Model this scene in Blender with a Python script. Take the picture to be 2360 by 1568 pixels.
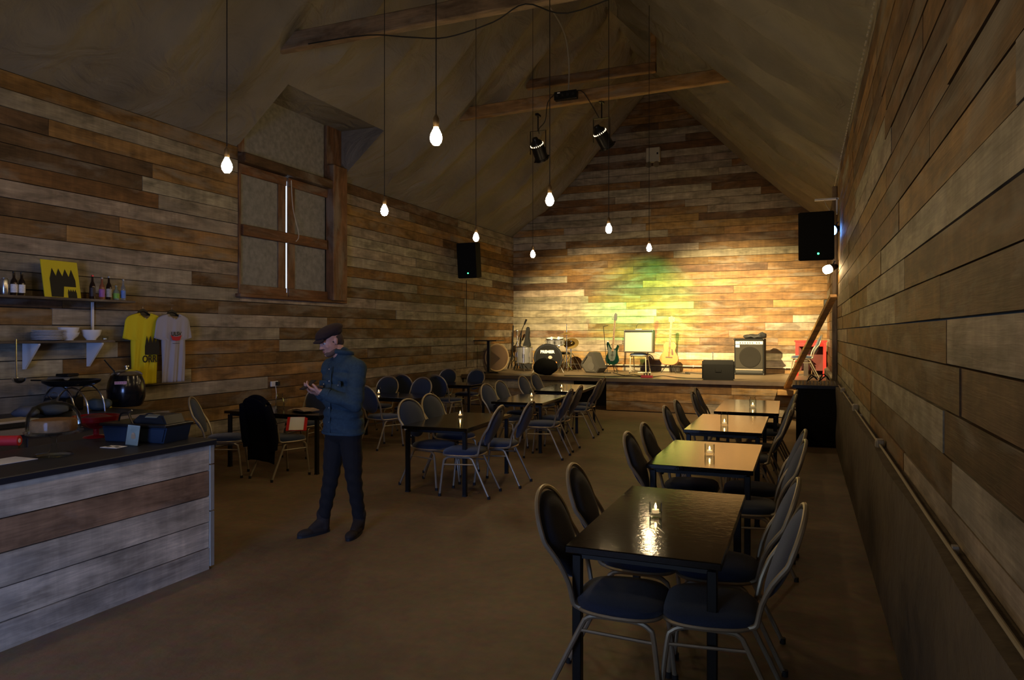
import bpy, bmesh, math, random
from mathutils import Vector, Matrix, Euler
PI = math.pi
SC = bpy.context.scene
COL = SC.collection
for o in list(bpy.data.objects): bpy.data.objects.remove(o)

# ---------------------------------------------------------------- camera, world, exposure
YAW = math.atan(670/1640.0)
CS, SN = math.cos(YAW), math.sin(YAW)
cd = bpy.data.cameras.new('camera'); cam = bpy.data.objects.new('camera', cd); COL.objects.link(cam)
cam.location = (0, 0, 1.72); cam.rotation_euler = (PI/2, 0, YAW)
cd.sensor_width = 36; cd.lens = 36*1640/2360.0; cd.shift_y = -16/2360.0; cd.clip_start = .02; cd.clip_end = 200
SC.camera = cam
SC.view_settings.view_transform = 'Standard'; SC.view_settings.look = 'None'
SC.view_settings.gamma = 1; SC.view_settings.use_curve_mapping = False
SC.view_settings.exposure = 0.0
w = bpy.data.worlds.new('sky'); SC.world = w; w.use_nodes = True
w.node_tree.nodes['Background'].inputs[0].default_value = (.55, .72, 1, 1)
w.node_tree.nodes['Background'].inputs[1].default_value = 3.0
try:
    SC.cycles.use_denoising = True; SC.cycles.max_bounces = 8; SC.cycles.transparent_max_bounces = 16; SC.cycles.sample_clamp_indirect = 3.0
    SC.cycles.caustics_reflective = False; SC.cycles.caustics_refractive = False
except Exception: pass

BULB_E, BULB_C = 205.0, (1.0, .72, .37)
def lamp(name, kind, loc, target, energy, color, **kw):
    l = bpy.data.lights.new(name, kind); l.energy = energy; l.color = color
    for k, v in kw.items(): setattr(l, k, v)
    o = bpy.data.objects.new(name, l); COL.objects.link(o); o.location = loc
    if target is not None:
        o.rotation_euler = (Vector(target) - Vector(loc)).to_track_quat('-Z', 'Y').to_euler()
    return o
# daylight through the open entrance behind the camera
lamp('daylight_entrance', 'AREA', (-2.1, -2.42, 1.2), (-4.4, 2.5, .3), 50, (.24, .40, 1.0), shape='RECTANGLE', size=1.5, size_y=1.9, spread=math.radians(76))
# stage lanterns
CAN = [(-4.5, 12.28, 5.12), (-3.3, 12.28, 5.14)]
lamp('stage_spot', 'SPOT', (-4.42, 12.50, 4.88), (-5.3, 18.6, 1.2), 6500, (1.0, .74, .34), spot_size=math.radians(50), spot_blend=1, shadow_soft_size=.05)
lamp('stage_spot', 'SPOT', (-3.08, 12.50, 4.90), (-1.5, 18.6, 1.2), 12500, (1.0, .74, .34), spot_size=math.radians(51), spot_blend=1, shadow_soft_size=.05)
lamp('green_spot', 'SPOT', (.22, 12.78, 2.78), (-3.7, 18.6, 2.35), 8000, (.06, 1.0, .16), spot_size=math.radians(24), spot_blend=1, shadow_soft_size=.04)
lamp('warm_side_spot', 'SPOT', (.20, 12.86, 2.70), (-1.7, 17.0, .8), 800, (1.0, .74, .36), spot_size=math.radians(108), spot_blend=1, shadow_soft_size=.05)
lamp('blue_side_spot', 'SPOT', (.22, 12.40, 3.36), (-.6, 15.5, 2.4), 30, (.1, .3, 1.0), spot_size=math.radians(120), spot_blend=.8, shadow_soft_size=.05)

# ---------------------------------------------------------------- helpers
def at(px, py, Y):
    """world X,Z of the photograph's pixel on the plane at depth Y"""
    a = (px-1180)/1640.0; b = (768-py)/1640.0
    d = Y/(CS + a*SN)
    return d*(-SN + a*CS), 1.72 + d*b
def onleft(px, py, X=-7.4):
    a = (px-1180)/1640.0; d = X/(-SN + a*CS)
    return d*(CS + a*SN), 1.72 + d*(768-py)/1640.0

class MB:
    def __init__(s): s.b = bmesh.new()
    def box(s, c, d, rot=None, bev=0, seg=1):
        r = bmesh.ops.create_cube(s.b, size=1)['verts']
        M = Matrix.Translation(Vector(c)) @ ((rot if isinstance(rot, Matrix) else Euler(rot).to_matrix().to_4x4()) if rot is not None else Matrix()) @ Matrix.Diagonal((d[0], d[1], d[2], 1))
        bmesh.ops.transform(s.b, matrix=M, verts=r)
        if bev:
            es = list({e for v in r for e in v.link_edges})
            bmesh.ops.bevel(s.b, geom=es, offset=bev, segments=seg, affect='EDGES', profile=.5)
        return s
    def cyl(s, p0, p1, r0, r1=None, n=12, caps=True):
        p0, p1 = Vector(p0), Vector(p1); r1 = r0 if r1 is None else r1
        q = (p1-p0).to_track_quat('Z', 'Y').to_matrix()
        A = [s.b.verts.new(p0 + q @ Vector((r0*math.cos(2*PI*i/n), r0*math.sin(2*PI*i/n), 0))) for i in range(n)]
        B = [s.b.verts.new(p1 + q @ Vector((r1*math.cos(2*PI*i/n), r1*math.sin(2*PI*i/n), 0))) for i in range(n)]
        for i in range(n): s.b.faces.new((A[i], A[(i+1) % n], B[(i+1) % n], B[i]))
        if caps: s.b.faces.new(A[::-1]); s.b.faces.new(B)
        return s
    def tube(s, pts, r, n=8, closed=False, sub=0, flat=1.0):
        P = [Vector(p) for p in pts]
        if sub: P = smooth(P, sub, closed)
        m = len(P); rings = []; up = None
        for i in range(m):
            t = (P[(i+1) % m]-P[i-1]) if closed else (P[min(i+1, m-1)]-P[max(i-1, 0)])
            t.normalize()
            if up is None:
                up = t.orthogonal().normalized() if abs(t.x) > .9 else (Vector((1, 0, 0)) - t*t.x).normalized()
            else: up = (up - t*up.dot(t)).normalized()
            v = t.cross(up); rr = r[i*len(r)//m] if isinstance(r, (list, tuple)) else r
            rings.append([s.b.verts.new(P[i] + up*rr*math.cos(2*PI*k/n)*flat + v*rr*math.sin(2*PI*k/n)) for k in range(n)])
        for i in range(m if closed else m-1):
            A, B = rings[i], rings[(i+1) % m]
            for k in range(n): s.b.faces.new((A[k], A[(k+1) % n], B[(k+1) % n], B[k]))
        if not closed: s.b.faces.new(rings[0][::-1]); s.b.faces.new(rings[-1])
        return s
    def lathe(s, prof, n=20, o=(0, 0, 0), M=None):
        M = M or Matrix(); o = Vector(o); R = []
        for r, z in prof:
            if r < 1e-5: R.append([s.b.verts.new(o + M @ Vector((0, 0, z)))])
            else: R.append([s.b.verts.new(o + M @ Vector((r*math.cos(2*PI*i/n), r*math.sin(2*PI*i/n), z))) for i in range(n)])
        for A, B in zip(R, R[1:]):
            for i in range(n):
                j = (i+1) % n
                if len(A) == 1 and len(B) == 1: continue
                if len(A) == 1: s.b.faces.new((A[0], B[j], B[i]))
                elif len(B) == 1: s.b.faces.new((A[i], A[j], B[0]))
                else: s.b.faces.new((A[i], A[j], B[j], B[i]))
        return s
    def ball(s, c, r, n=12, rot=None):
        r = (r, r, r) if not isinstance(r, (tuple, list)) else r
        q = bmesh.ops.create_uvsphere(s.b, u_segments=n, v_segments=max(6, n//2+2), radius=1)['verts']
        M = Matrix.Translation(Vector(c)) @ (rot if rot is not None else Matrix()) @ Matrix.Diagonal((r[0], r[1], r[2], 1))
        bmesh.ops.transform(s.b, matrix=M, verts=q); return s
    def caps(s, p0, p1, r0, r1, n=14):     # tapered limb with round ends
        s.cyl(p0, p1, r0, r1, n); s.ball(p0, r0, n); s.ball(p1, r1, n); return s
    def prism(s, pts, t, M=None, bev=0):   # outline in local XZ, thickness along local Y, centred
        M = M or Matrix()
        A = [s.b.verts.new(M @ Vector((x, -t/2, z))) for x, z in pts]
        B = [s.b.verts.new(M @ Vector((x, t/2, z))) for x, z in pts]
        n = len(pts)
        fs = [s.b.faces.new(A), s.b.faces.new(B[::-1])]
        for i in range(n): s.b.faces.new((A[i], B[i], B[(i+1) % n], A[(i+1) % n]))
        if bev:
            es = [e for f in fs for e in f.edges]
            bmesh.ops.bevel(s.b, geom=es, offset=bev, segments=2, affect='EDGES')
        return s
    def grid(s, f, nu, nv):
        V = [[s.b.verts.new(f(i/nu, j/nv)) for j in range(nv+1)] for i in range(nu+1)]
        for i in range(nu):
            for j in range(nv): s.b.faces.new((V[i][j], V[i+1][j], V[i+1][j+1], V[i][j+1]))
        return s
    def mesh(s, name, mat, smooth_=False):
        bmesh.ops.recalc_face_normals(s.b, faces=s.b.faces[:])
        me = bpy.data.meshes.new(name); s.b.to_mesh(me); s.b.free()
        if mat: me.materials.append(mat)
        if smooth_:
            me.polygons.foreach_set('use_smooth', [True]*len(me.polygons))
            if smooth_ != 'all': me.set_sharp_from_angle(angle=math.radians(40))
        return me
    def build(s, name, mat, parent=None, sm=True, label=None):
        o = bpy.data.objects.new(name, s.mesh(name, mat, sm)); COL.objects.link(o)
        if parent is not None: o.parent = parent
        if label: o['label'] = label
        return o
def smooth(P, k, closed=False):
    out = []; n = len(P)
    for i in range(n if closed else n-1):
        p0 = P[i-1] if (closed or i > 0) else P[0]; p1 = P[i]; p2 = P[(i+1) % n]
        p3 = P[(i+2) % n] if (closed or i+2 < n) else P[-1]
        for j in range(k):
            t = j/k
            out.append(.5*((2*p1)+(p2-p0)*t+(2*p0-5*p1+4*p2-p3)*t*t+(3*p1-p0-3*p2+p3)*t**3))
    if not closed: out.append(P[-1])
    return out
def sm2(pts, k, closed=True): return [(v.x, v.z) for v in smooth([Vector((x, 0, z)) for x, z in pts], k, closed)]

def tag(o, label, cat, group=None, kind=None):
    o['label'] = label; o['category'] = cat
    if group: o['group'] = group
    if kind: o['kind'] = kind
    return o
def thing(name, label, cat, loc=(0, 0, 0), rz=0, group=None, rot=None):
    o = bpy.data.objects.new(name, None); o.empty_display_size = .1; COL.objects.link(o); o.location = loc
    o.rotation_euler = rot if rot is not None else (0, 0, rz)
    return tag(o, label, cat, group)
def struct(name, mb, mat, sm=False):
    o = mb.build(name, mat, None, sm); o['kind'] = 'structure'; return o
def dup(root, loc, rz, label):
    def cp(o, par):
        c = o.copy(); COL.objects.link(c)
        if par is not None: c.parent = par
        for ch in KIDS.get(o.name, []): cp(ch, c)
        return c
    r = cp(root, None); r.location = loc; r.rotation_euler = (0, 0, rz); r['label'] = label
    return r
KIDS = {}
def note_kids(root):
    for o in bpy.data.objects:
        p = o.parent
        while p is not None:
            if p == root: KIDS.setdefault(o.parent.name, []).append(o); break
            p = p.parent
def remesh(mb, voxel, smooth_it=4):
    me = mb.mesh('tmp', None); o = bpy.data.objects.new('tmp', me); COL.objects.link(o)
    m = o.modifiers.new('r', 'REMESH'); m.mode = 'VOXEL'; m.voxel_size = voxel; m.adaptivity = 0; m.use_smooth_shade = True
    if smooth_it:
        q = o.modifiers.new('s', 'SMOOTH'); q.iterations = smooth_it; q.factor = .5
    dg = bpy.context.evaluated_depsgraph_get(); dg.update()
    out = bpy.data.meshes.new_from_object(o.evaluated_get(dg)); bpy.data.objects.remove(o)
    return out
def addmesh(name, me, mat, parent=None, label=None):
    me.materials.clear(); me.materials.append(mat); me.name = name
    me.polygons.foreach_set('use_smooth', [True]*len(me.polygons))
    o = bpy.data.objects.new(name, me); COL.objects.link(o)
    if parent is not None: o.parent = parent
    if label: o['label'] = label
    return o

# ---------------------------------------------------------------- materials
def nt(m):
    m.use_nodes = True; return m.node_tree.nodes, m.node_tree.links
def M_(name, col, rough=.6, metal=0, spec=.5, noise=None, bump=None, emit=None, trans=0, ior=1.45, coat=0, sheen=0):
    m = bpy.data.materials.new(name); N, L = nt(m); p = N['Principled BSDF']
    p.inputs['Base Color'].default_value = (*col, 1); p.inputs['Roughness'].default_value = rough
    p.inputs['Metallic'].default_value = metal; p.inputs['Specular IOR Level'].default_value = spec; p.inputs['IOR'].default_value = ior
    p.inputs['Transmission Weight'].default_value = trans; p.inputs['Coat Weight'].default_value = coat; p.inputs['Sheen Weight'].default_value = sheen
    if emit: p.inputs['Emission Color'].default_value = (*emit[0], 1); p.inputs['Emission Strength'].default_value = emit[1]
    if noise or bump:
        tc = N.new('ShaderNodeTexCoord')
        n = N.new('ShaderNodeTexNoise'); n.inputs['Scale'].default_value = (noise or bump)[0]; n.inputs['Detail'].default_value = 5
        L.new(tc.outputs['Object'], n.inputs['Vector'])
        if noise:
            r = N.new('ShaderNodeMix'); r.data_type = 'RGBA'
            k = noise[1]; r.inputs[6].default_value = (*[c*(1-k) for c in col], 1); r.inputs[7].default_value = (*[min(1, c*(1+k)) for c in col], 1)
            L.new(n.outputs['Fac'], r.inputs[0]); L.new(r.outputs[2], p.inputs['Base Color'])
        if bump:
            n2 = N.new('ShaderNodeTexNoise'); n2.inputs['Scale'].default_value = bump[0]; n2.inputs['Detail'].default_value = 4
            L.new(tc.outputs['Object'], n2.inputs['Vector'])
            b = N.new('ShaderNodeBump'); b.inputs['Strength'].default_value = bump[1]; b.inputs['Distance'].default_value = bump[2] if len(bump) > 2 else .01
            L.new(n2.outputs['Fac'], b.inputs['Height']); L.new(b.outputs[0], p.inputs['Normal'])
    return m
def wood(name, axis, base=None, rough=.62, marks=True, spec=.3):
    """weathered shuttering boards: grain along axis, colour per board from the object's own colour"""
    m = bpy.data.materials.new(name); N, L = nt(m); p = N['Principled BSDF']
    g = N.new('ShaderNodeNewGeometry'); oi = N.new('ShaderNodeObjectInfo')
    mu = N.new('ShaderNodeMath'); mu.operation = 'MULTIPLY'; mu.inputs[1].default_value = 37.0; L.new(oi.outputs['Random'], mu.inputs[0])
    ad = N.new('ShaderNodeVectorMath'); ad.operation = 'ADD'; L.new(g.outputs['Position'], ad.inputs[0]); L.new(mu.outputs[0], ad.inputs[1])
    def nz(sc_along, sc_x, detail, dist=0):
        mp = N.new('ShaderNodeMapping'); mp.inputs['Scale'].default_value = tuple(sc_along if i == axis else sc_x for i in range(3))
        L.new(ad.outputs[0], mp.inputs['Vector']); n = N.new('ShaderNodeTexNoise'); n.inputs['Scale'].default_value = 1
        n.inputs['Detail'].default_value = detail; n.inputs['Roughness'].default_value = .6; n.inputs['Distortion'].default_value = dist
        L.new(mp.outputs[0], n.inputs['Vector']); return n
    fine = nz(3, 70, 4, .6); blot = nz(2.2, 7, 4, .4); band = nz(11, .8, 3)
    def ramp(n, a, b, lo, hi):
        r = N.new('ShaderNodeMapRange'); r.inputs[1].default_value = a; r.inputs[2].default_value = b; r.inputs[3].default_value = lo; r.inputs[4].default_value = hi
        L.new(n.outputs['Fac'], r.inputs[0]); return r
    a = ramp(fine, .3, .7, .78, 1.15); b = ramp(blot, .32, .68, .5, 1.35); c = ramp(band, .4, .66, .90, 1.12 if marks else .98)
    m1 = N.new('ShaderNodeMath'); m1.operation = 'MULTIPLY'; L.new(a.outputs[0], m1.inputs[0]); L.new(b.outputs[0], m1.inputs[1])
    m2 = N.new('ShaderNodeMath'); m2.operation = 'MULTIPLY'; L.new(m1.outputs[0], m2.inputs[0]); L.new(c.outputs[0], m2.inputs[1])
    sc = N.new('ShaderNodeVectorMath'); sc.operation = 'SCALE'; L.new(m2.outputs[0], sc.inputs['Scale'])
    if base: sc.inputs[0].default_value = base
    else: L.new(oi.outputs['Color'], sc.inputs[0])
    # patches of grey cement bloom
    gr = nz(1.1, 4, 5, .5); f = ramp(gr, .5, .68, 0, .55)
    mx = N.new('ShaderNodeMix'); mx.data_type = 'RGBA'; mx.inputs[7].default_value = (.27, .245, .20, 1)
    L.new(f.outputs[0], mx.inputs[0]); L.new(sc.outputs[0], mx.inputs[6]); L.new(mx.outputs[2], p.inputs['Base Color'])
    p.inputs['Roughness'].default_value = rough; p.inputs['Specular IOR Level'].default_value = spec
    bu = N.new('ShaderNodeBump'); bu.inputs['Strength'].default_value = .5; bu.inputs['Distance'].default_value = .004
    L.new(fine.outputs['Fac'], bu.inputs['Height']); L.new(bu.outputs[0], p.inputs['Normal'])
    return m
WX, WY = wood('board_wood_across', 0), wood('board_wood_along', 1)
BEAM = wood('beam_wood', 0, (.34, .19, .07), marks=False)
DARKGAP = M_('dark_backing', (.02, .016, .012), .9)
FLOORM = None
CHROME = M_('champagne_metal', (.38, .33, .24), .42, .6, noise=(30, .12))
FABB = M_('blue_chair_fabric', (.011, .024, .062), .85, bump=(260, .5, .003), noise=(180, .45), sheen=.3)
RUB = M_('black_rubber', (.012, .012, .012), .7)
BLACK = M_('black_paint', (.008, .008, .008), .42)
BLACKM = M_('black_metal', (.02, .02, .02), .35, .6)
SILVER = M_('polished_steel', (.75, .75, .76), .18, 1)
WHITEM = M_('white_enamel', (.75, .76, .78), .35)
def glass_mat(name, tint):
    m = bpy.data.materials.new(name); N, L = nt(m); N.remove(N['Principled BSDF']); out = N['Material Output']
    t = N.new('ShaderNodeBsdfTransparent'); t.inputs[0].default_value = (*tint, 1); g = N.new('ShaderNodeBsdfGlossy'); g.inputs['Roughness'].default_value = .04
    f = N.new('ShaderNodeLayerWeight'); f.inputs[0].default_value = .12; mx = N.new('ShaderNodeMixShader')
    k_ = N.new('ShaderNodeMath'); k_.operation = 'MULTIPLY'; k_.inputs[1].default_value = .75; L.new(f.outputs[0], k_.inputs[0]); L.new(k_.outputs[0], mx.inputs[0]); L.new(t.outputs[0], mx.inputs[1]); L.new(g.outputs[0], mx.inputs[2]); L.new(mx.outputs[0], out.inputs[0]); return m
GLASS = glass_mat('clear_glass', (.93, .95, .94))
CERAM = M_('white_ceramic', (.8, .79, .78), .2)
TOLEX = M_('black_vinyl', (.007, .007, .007), .8, spec=.2, bump=(150, .5, .002))
GRILLE = M_('dark_grille_cloth', (.010, .010, .010), .9, spec=.15, noise=(140, .5))
PAPER = M_('white_paper', (.75, .73, .70), .8)
RED = M_('red_paint', (.55, .015, .012), .4)
LEDG = M_('green_led', (.0, .5, .1), .4, emit=((.05, 1, .25), 6))
BULB = M_('glowing_bulb', (1, .8, .5), .3, emit=(BULB_C, BULB_E))
FLAME = M_('candle_flame', (1, .7, .3), .3, emit=((1, .62, .22), 30))
WAX = M_('candle_wax', (.8, .7, .5), .5, emit=((1, .6, .25), .6))
# glossy black laminate, scratched
def tabletop_mat():
    m = M_('glossy_black_laminate', (.005, .0035, .003), .10, spec=.5, ior=1.57)
    N, L = nt(m); p = N['Principled BSDF']; tc = N.new('ShaderNodeTexCoord')
    n = N.new('ShaderNodeTexNoise'); n.inputs['Scale'].default_value = 26; n.inputs['Detail'].default_value = 6; n.inputs['Distortion'].default_value = 1.5
    L.new(tc.outputs['Object'], n.inputs['Vector']); b = N.new('ShaderNodeBump'); b.inputs['Strength'].default_value = .16; b.inputs['Distance'].default_value = .003
    L.new(n.outputs['Fac'], b.inputs['Height']); L.new(b.outputs[0], p.inputs['Normal'])
    return m
TOPM = tabletop_mat()
# ---------------------------------------------------------------- room shell
XL, XR, YB, YF = -7.60, .55, 18.70, -2.5
def floor_mat():
    m = bpy.data.materials.new('worn_concrete'); N, L = nt(m); p = N['Principled BSDF']
    g = N.new('ShaderNodeNewGeometry')
    n = N.new('ShaderNodeTexNoise'); n.inputs['Scale'].default_value = .9; n.inputs['Detail'].default_value = 8; n.inputs['Roughness'].default_value = .62
    n2 = N.new('ShaderNodeTexNoise'); n2.inputs['Scale'].default_value = 14; n2.inputs['Detail'].default_value = 8
    L.new(g.outputs['Position'], n.inputs['Vector']); L.new(g.outputs['Position'], n2.inputs['Vector'])
    r = N.new('ShaderNodeValToRGB'); r.color_ramp.elements[0].position = .3; r.color_ramp.elements[0].color = (.115, .078, .043, 1)
    r.color_ramp.elements[1].position = .72; r.color_ramp.elements[1].color = (.235, .158, .088, 1)
    L.new(n.outputs['Fac'], r.inputs[0])
    mx = N.new('ShaderNodeMix'); mx.data_type = 'RGBA'; mx.blend_type = 'OVERLAY'; mx.inputs[0].default_value = .35
    L.new(r.outputs[0], mx.inputs[6]); L.new(n2.outputs['Color'], mx.inputs[7]); L.new(mx.outputs[2], p.inputs['Base Color'])
    p.inputs['Roughness'].default_value = .6; p.inputs['Specular IOR Level'].default_value = .35
    b = N.new('ShaderNodeBump'); b.inputs['Strength'].default_value = .35; b.inputs['Distance'].default_value = .012
    L.new(n2.outputs['Fac'], b.inputs['Height']); L.new(b.outputs[0], p.inputs['Normal']); return m
FLOORM = floor_mat()
struct('floor', MB().box(((XL+XR)/2, 8.1, -.1), (XR-XL+.3, 21.5, .2)), FLOORM)

PITCH = .187; Z0 = .85 - 5*PITCH + .02
GREY = [(.30, .255, .185), (.33, .285, .21), (.26, .22, .155), (.31, .265, .195), (.34, .285, .20)]
BROWN = [(.225, .122, .040), (.18, .095, .032), (.27, .155, .055), (.15, .08, .029), (.215, .122, .047)]
DARK = [(.11, .062, .03), (.13, .075, .038)]
UNIT = {}
def unit_plank(m):
    if m.name not in UNIT:
        UNIT[m.name] = MB().box((0, 0, 0), (1, 1, 1)).mesh('plank', m)
    return UNIT[m.name]
def pick(r, mix):
    q = r.random()
    c = r.choice(GREY) if q < mix[0] else r.choice(BROWN) if q < mix[0]+mix[1] else r.choice(DARK)
    k = r.uniform(.85, 1.15); return (c[0]*k, c[1]*k*r.uniform(.95, 1.05), c[2]*k, 1)
def planks(parent, axis, face, spans, seed, mat, inward, rows, lens=(2.0, 5.5), mix=(.5, .38), name='plank', gap=.007, pitch=PITCH):
    """rows of boards; axis 1 = runs along Y on plane X=face, axis 0 = runs along X on plane Y=face. spans(zmid)->[(a,b)..]"""
    r = random.Random(seed); me = unit_plank(mat)
    for z in rows:
        for (a, b) in spans(z + pitch/2):
            p = a
            while p < b - .02:
                q = min(b, p + r.uniform(*lens))
                if b - q < .5: q = b
                th = .028 + r.uniform(-.004, .005)
                o = bpy.data.objects.new(name, me); COL.objects.link(o); o.parent = parent
                hz = pitch - gap - r.uniform(0, .004); t = r.uniform(-.0012, .0012)
                if axis == 1:
                    o.location = (face - inward*.02 + inward*th/2, (p+q)/2, z+pitch/2); o.scale = (th, q-p-.004, hz); o.rotation_euler = (t*1.5, 0, 0)
                else:
                    o.location = ((p+q)/2, face - inward*.02 + inward*th/2, z+pitch/2); o.scale = (q-p-.004, th, hz); o.rotation_euler = (0, t, 0)
                o.color = pick(r, mix); p = q
# roof section, sagging lining
SEC = [(-7.64, 4.42), (-6.7, 5.22), (-5.7, 6.12), (-4.7, 7.2), (-3.57, 8.42), (-2.4, 7.22), (-1.2, 6.02), (.60, 4.28)]
def roofz(x):
    for (x0, z0), (x1, z1) in zip(SEC, SEC[1:]):
        if x0 <= x <= x1: return z0 + (z1-z0)*(x-x0)/(x1-x0)
    return 4.3
def roofspan(z, pad=.1):
    if z < 4.25: return [(XL, XR)]
    xs = [XL + .01*i for i in range(int((XR-XL)/.01)+1)]
    ok = [x for x in xs if roofz(x) > z - .12]
    return [(max(XL, ok[0]-.05), min(XR, ok[-1]+.05))] if ok else []
# left wall: backing with the loft opening left open, boards
WY0, WY1, WZ0, WZ1 = 8.06, 10.56, 2.30, 4.42
wl = MB()
for (y0, y1, z0, z1) in ((YF-.1, YB+.1, -.05, WZ0), (YF-.1, WY0, WZ0, 4.7), (WY1, YB+.1, WZ0, 4.7)):
    wl.box((XL-.06, (y0+y1)/2, (z0+z1)/2), (.08, y1-y0, z1-z0))
wall_left = struct('wall_left', wl, DARKGAP)
rowsL = [Z0 + PITCH*i for i in range(24)]
def spanL(z): return [(YF, WY0), (WY1, YB)] if WZ0 - .02 < z < 4.7 else [(YF, YB)]
planks(wall_left, 1, XL, spanL, 3, WY, 1, rowsL, mix=(.48, .42))
# right wall: plinth, boards from the conduit up
wr = MB()
wr.box((XR+.06, 8.1, .43), (.08, 21.4, .90)).box((XR+.06, 8.1, 1.333), (.08, 21.4, .886)).box((XR+.06, 8.1, 3.15), (.08, 21.4, 2.734))
wall_right = struct('wall_right', wr, DARKGAP)
rowsR = [.85 + PITCH*i - .006 for i in range(-1, 20)]
rowsR = [z for z in rowsR if z > .6]
planks(wall_right, 1, XR, lambda z: [(YF, YB)], 11, WY, -1, rowsR, mix=(.34, .50), lens=(1.4, 3.6))
PL = M_('stained_concrete', (.11, .085, .058), .9, noise=(3, .5), bump=(9, .8, .03))
struct('baseboard_right', MB().grid(lambda u, v: Vector((.46 - .010*math.sin(u*60)*math.sin(v*9) if v < .93 else .46+(v-.93)/.07*.08, YF + u*(YB-YF), v/.93*.92 if v < .93 else .92)), 120, 14), PL, True)
# gable wall at the far end
wb = MB().box(((XL+XR)/2, YB+.06, 4.3), (XR-XL+.3, .08, 8.7)); wall_back = struct('wall_back', wb, DARKGAP)
planks(wall_back, 0, YB, roofspan, 29, WX, -1, [.66 + .188*i for i in range(42)], mix=(.40, .48), lens=(1.4, 4.6), pitch=.188)
# wall behind the camera with the open entrance
wf = MB(); wf.box((-5.35, YF-.04, 4.3), (4.8, .08, 8.7)).box((-.15, YF-.04, 4.3), (2.1, .08, 8.7)).box((-2.1, YF-.04, 5.4), (1.7, .08, 6.5))
wall_front = struct('wall_front', wf, M_('brown_boarding', (.16, .09, .04), .8, noise=(4, .4)))
def spanF(z):
    s = roofspan(z)
    if z < 2.2 and s: return [(s[0][0], -2.95), (-1.2, s[0][1])]
    return s
planks(wall_front, 0, YF, spanF, 31, WX, 1, [Z0 + PITCH*i for i in range(24)], mix=(.46, .42), lens=(2.5, 4.5))

# fabric lined ceiling
def ceil_mat():
    m = bpy.data.materials.new('grey_lining_fabric'); N, L = nt(m); p = N['Principled BSDF']
    g = N.new('ShaderNodeNewGeometry'); n = N.new('ShaderNodeTexNoise'); n.inputs['Scale'].default_value = .8; n.inputs['Detail'].default_value = 8
    L.new(g.outputs['Position'], n.inputs['Vector'])
    r = N.new('ShaderNodeValToRGB'); r.color_ramp.elements[0].position = .3; r.color_ramp.elements[0].color = (.15, .136, .11, 1)
    r.color_ramp.elements[1].position = .7; r.color_ramp.elements[1].color = (.26, .238, .195, 1)
    L.new(n.outputs['Fac'], r.inputs[0]); L.new(r.outputs[0], p.inputs['Base Color']); p.inputs['Roughness'].default_value = .75
    p.inputs['Specular IOR Level'].default_value = .25
    n2 = N.new('ShaderNodeTexNoise'); n2.inputs['Scale'].default_value = 1.6; n2.inputs['Detail'].default_value = 6; n2.inputs['Distortion'].default_value = 2.0
    L.new(g.outputs['Position'], n2.inputs['Vector']); b = N.new('ShaderNodeBump'); b.inputs['Strength'].default_value = .7; b.inputs['Distance'].default_value = .12
    L.new(n2.outputs['Fac'], b.inputs['Height']); L.new(b.outputs[0], p.inputs['Normal']); return m
CEILM = ceil_mat()
from mathutils import noise as mnoise
def ceil_pts():
    xs = []
    for (x0, z0), (x1, z1) in zip(SEC, SEC[1:]):
        n = max(4, int(abs(x1-x0)/.22))
        for i in range(n): xs.append((x0+(x1-x0)*i/n, z0+(z1-z0)*i/n))
    xs.append(SEC[-1]); return xs
CP = ceil_pts(); cb = bmesh.new(); NY = 230; rows = []
for j in range(NY+1):
    y = YF-.1 + (YB+.15-YF)*j/NY; row = []
    for i, (x, z) in enumerate(CP):
        s = -1 if x < -3.57 else 1
        edge = min(1, (i)/4, (len(CP)-1-i)/4)
        ph = y/1.12 + .12*mnoise.noise(Vector((y*.3, x*.4, 2)))
        sag = (1-abs(math.cos(PI*ph))**.55) * .20 + .035*mnoise.noise(Vector((x*.9, y*.8, 0))) + .025*mnoise.noise(Vector((x*.5+y*1.4, y*3, 5)))
        k = sag*edge*.7071
        if x < -6.2 and WY0-.5 < y < WY1+.5: k = 0
        row.append(cb.verts.new((x - s*k, y, z - k)))
    rows.append(row)
for j in range(NY):
    y = YF-.1 + (YB+.15-YF)*(j+.5)/NY
    for i in range(len(CP)-1):
        if WY0 < y < WY1 and CP[i+1][0] < -6.66: continue
        cb.faces.new((rows[j][i], rows[j+1][i], rows[j+1][i+1], rows[j][i+1]))
mb = MB(); mb.b.free(); mb.b = cb
ceiling = struct('ceiling', mb, CEILM, 'all')
# dormer above the loft shutters
dm = MB()
dm.box((-7.14, (WY0+WY1)/2, 5.33), (1.06, WY1-WY0+.36, .06))
for y in (WY0-.07, WY1+.07): dm.prism([(-7.66, 4.40), (-7.66, 5.40), (-6.50, 5.40)], .15, Matrix.Translation((0, y, 0)))
dm.build('dormer_lining', CEILM, ceiling, False)
# row of staples along the right eave
st = MB(); r = random.Random(5); y = 1.4
while y < 14:
    st.box((.512, y, 4.27+r.uniform(-.006, .006)), (.012, .045, .014)); y += .085 + r.uniform(0, .05)
stp = st.build('staple', M_('pale_staples', (.6, .55, .42), .5), ceiling, False); stp['kind'] = 'stuff'

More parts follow.
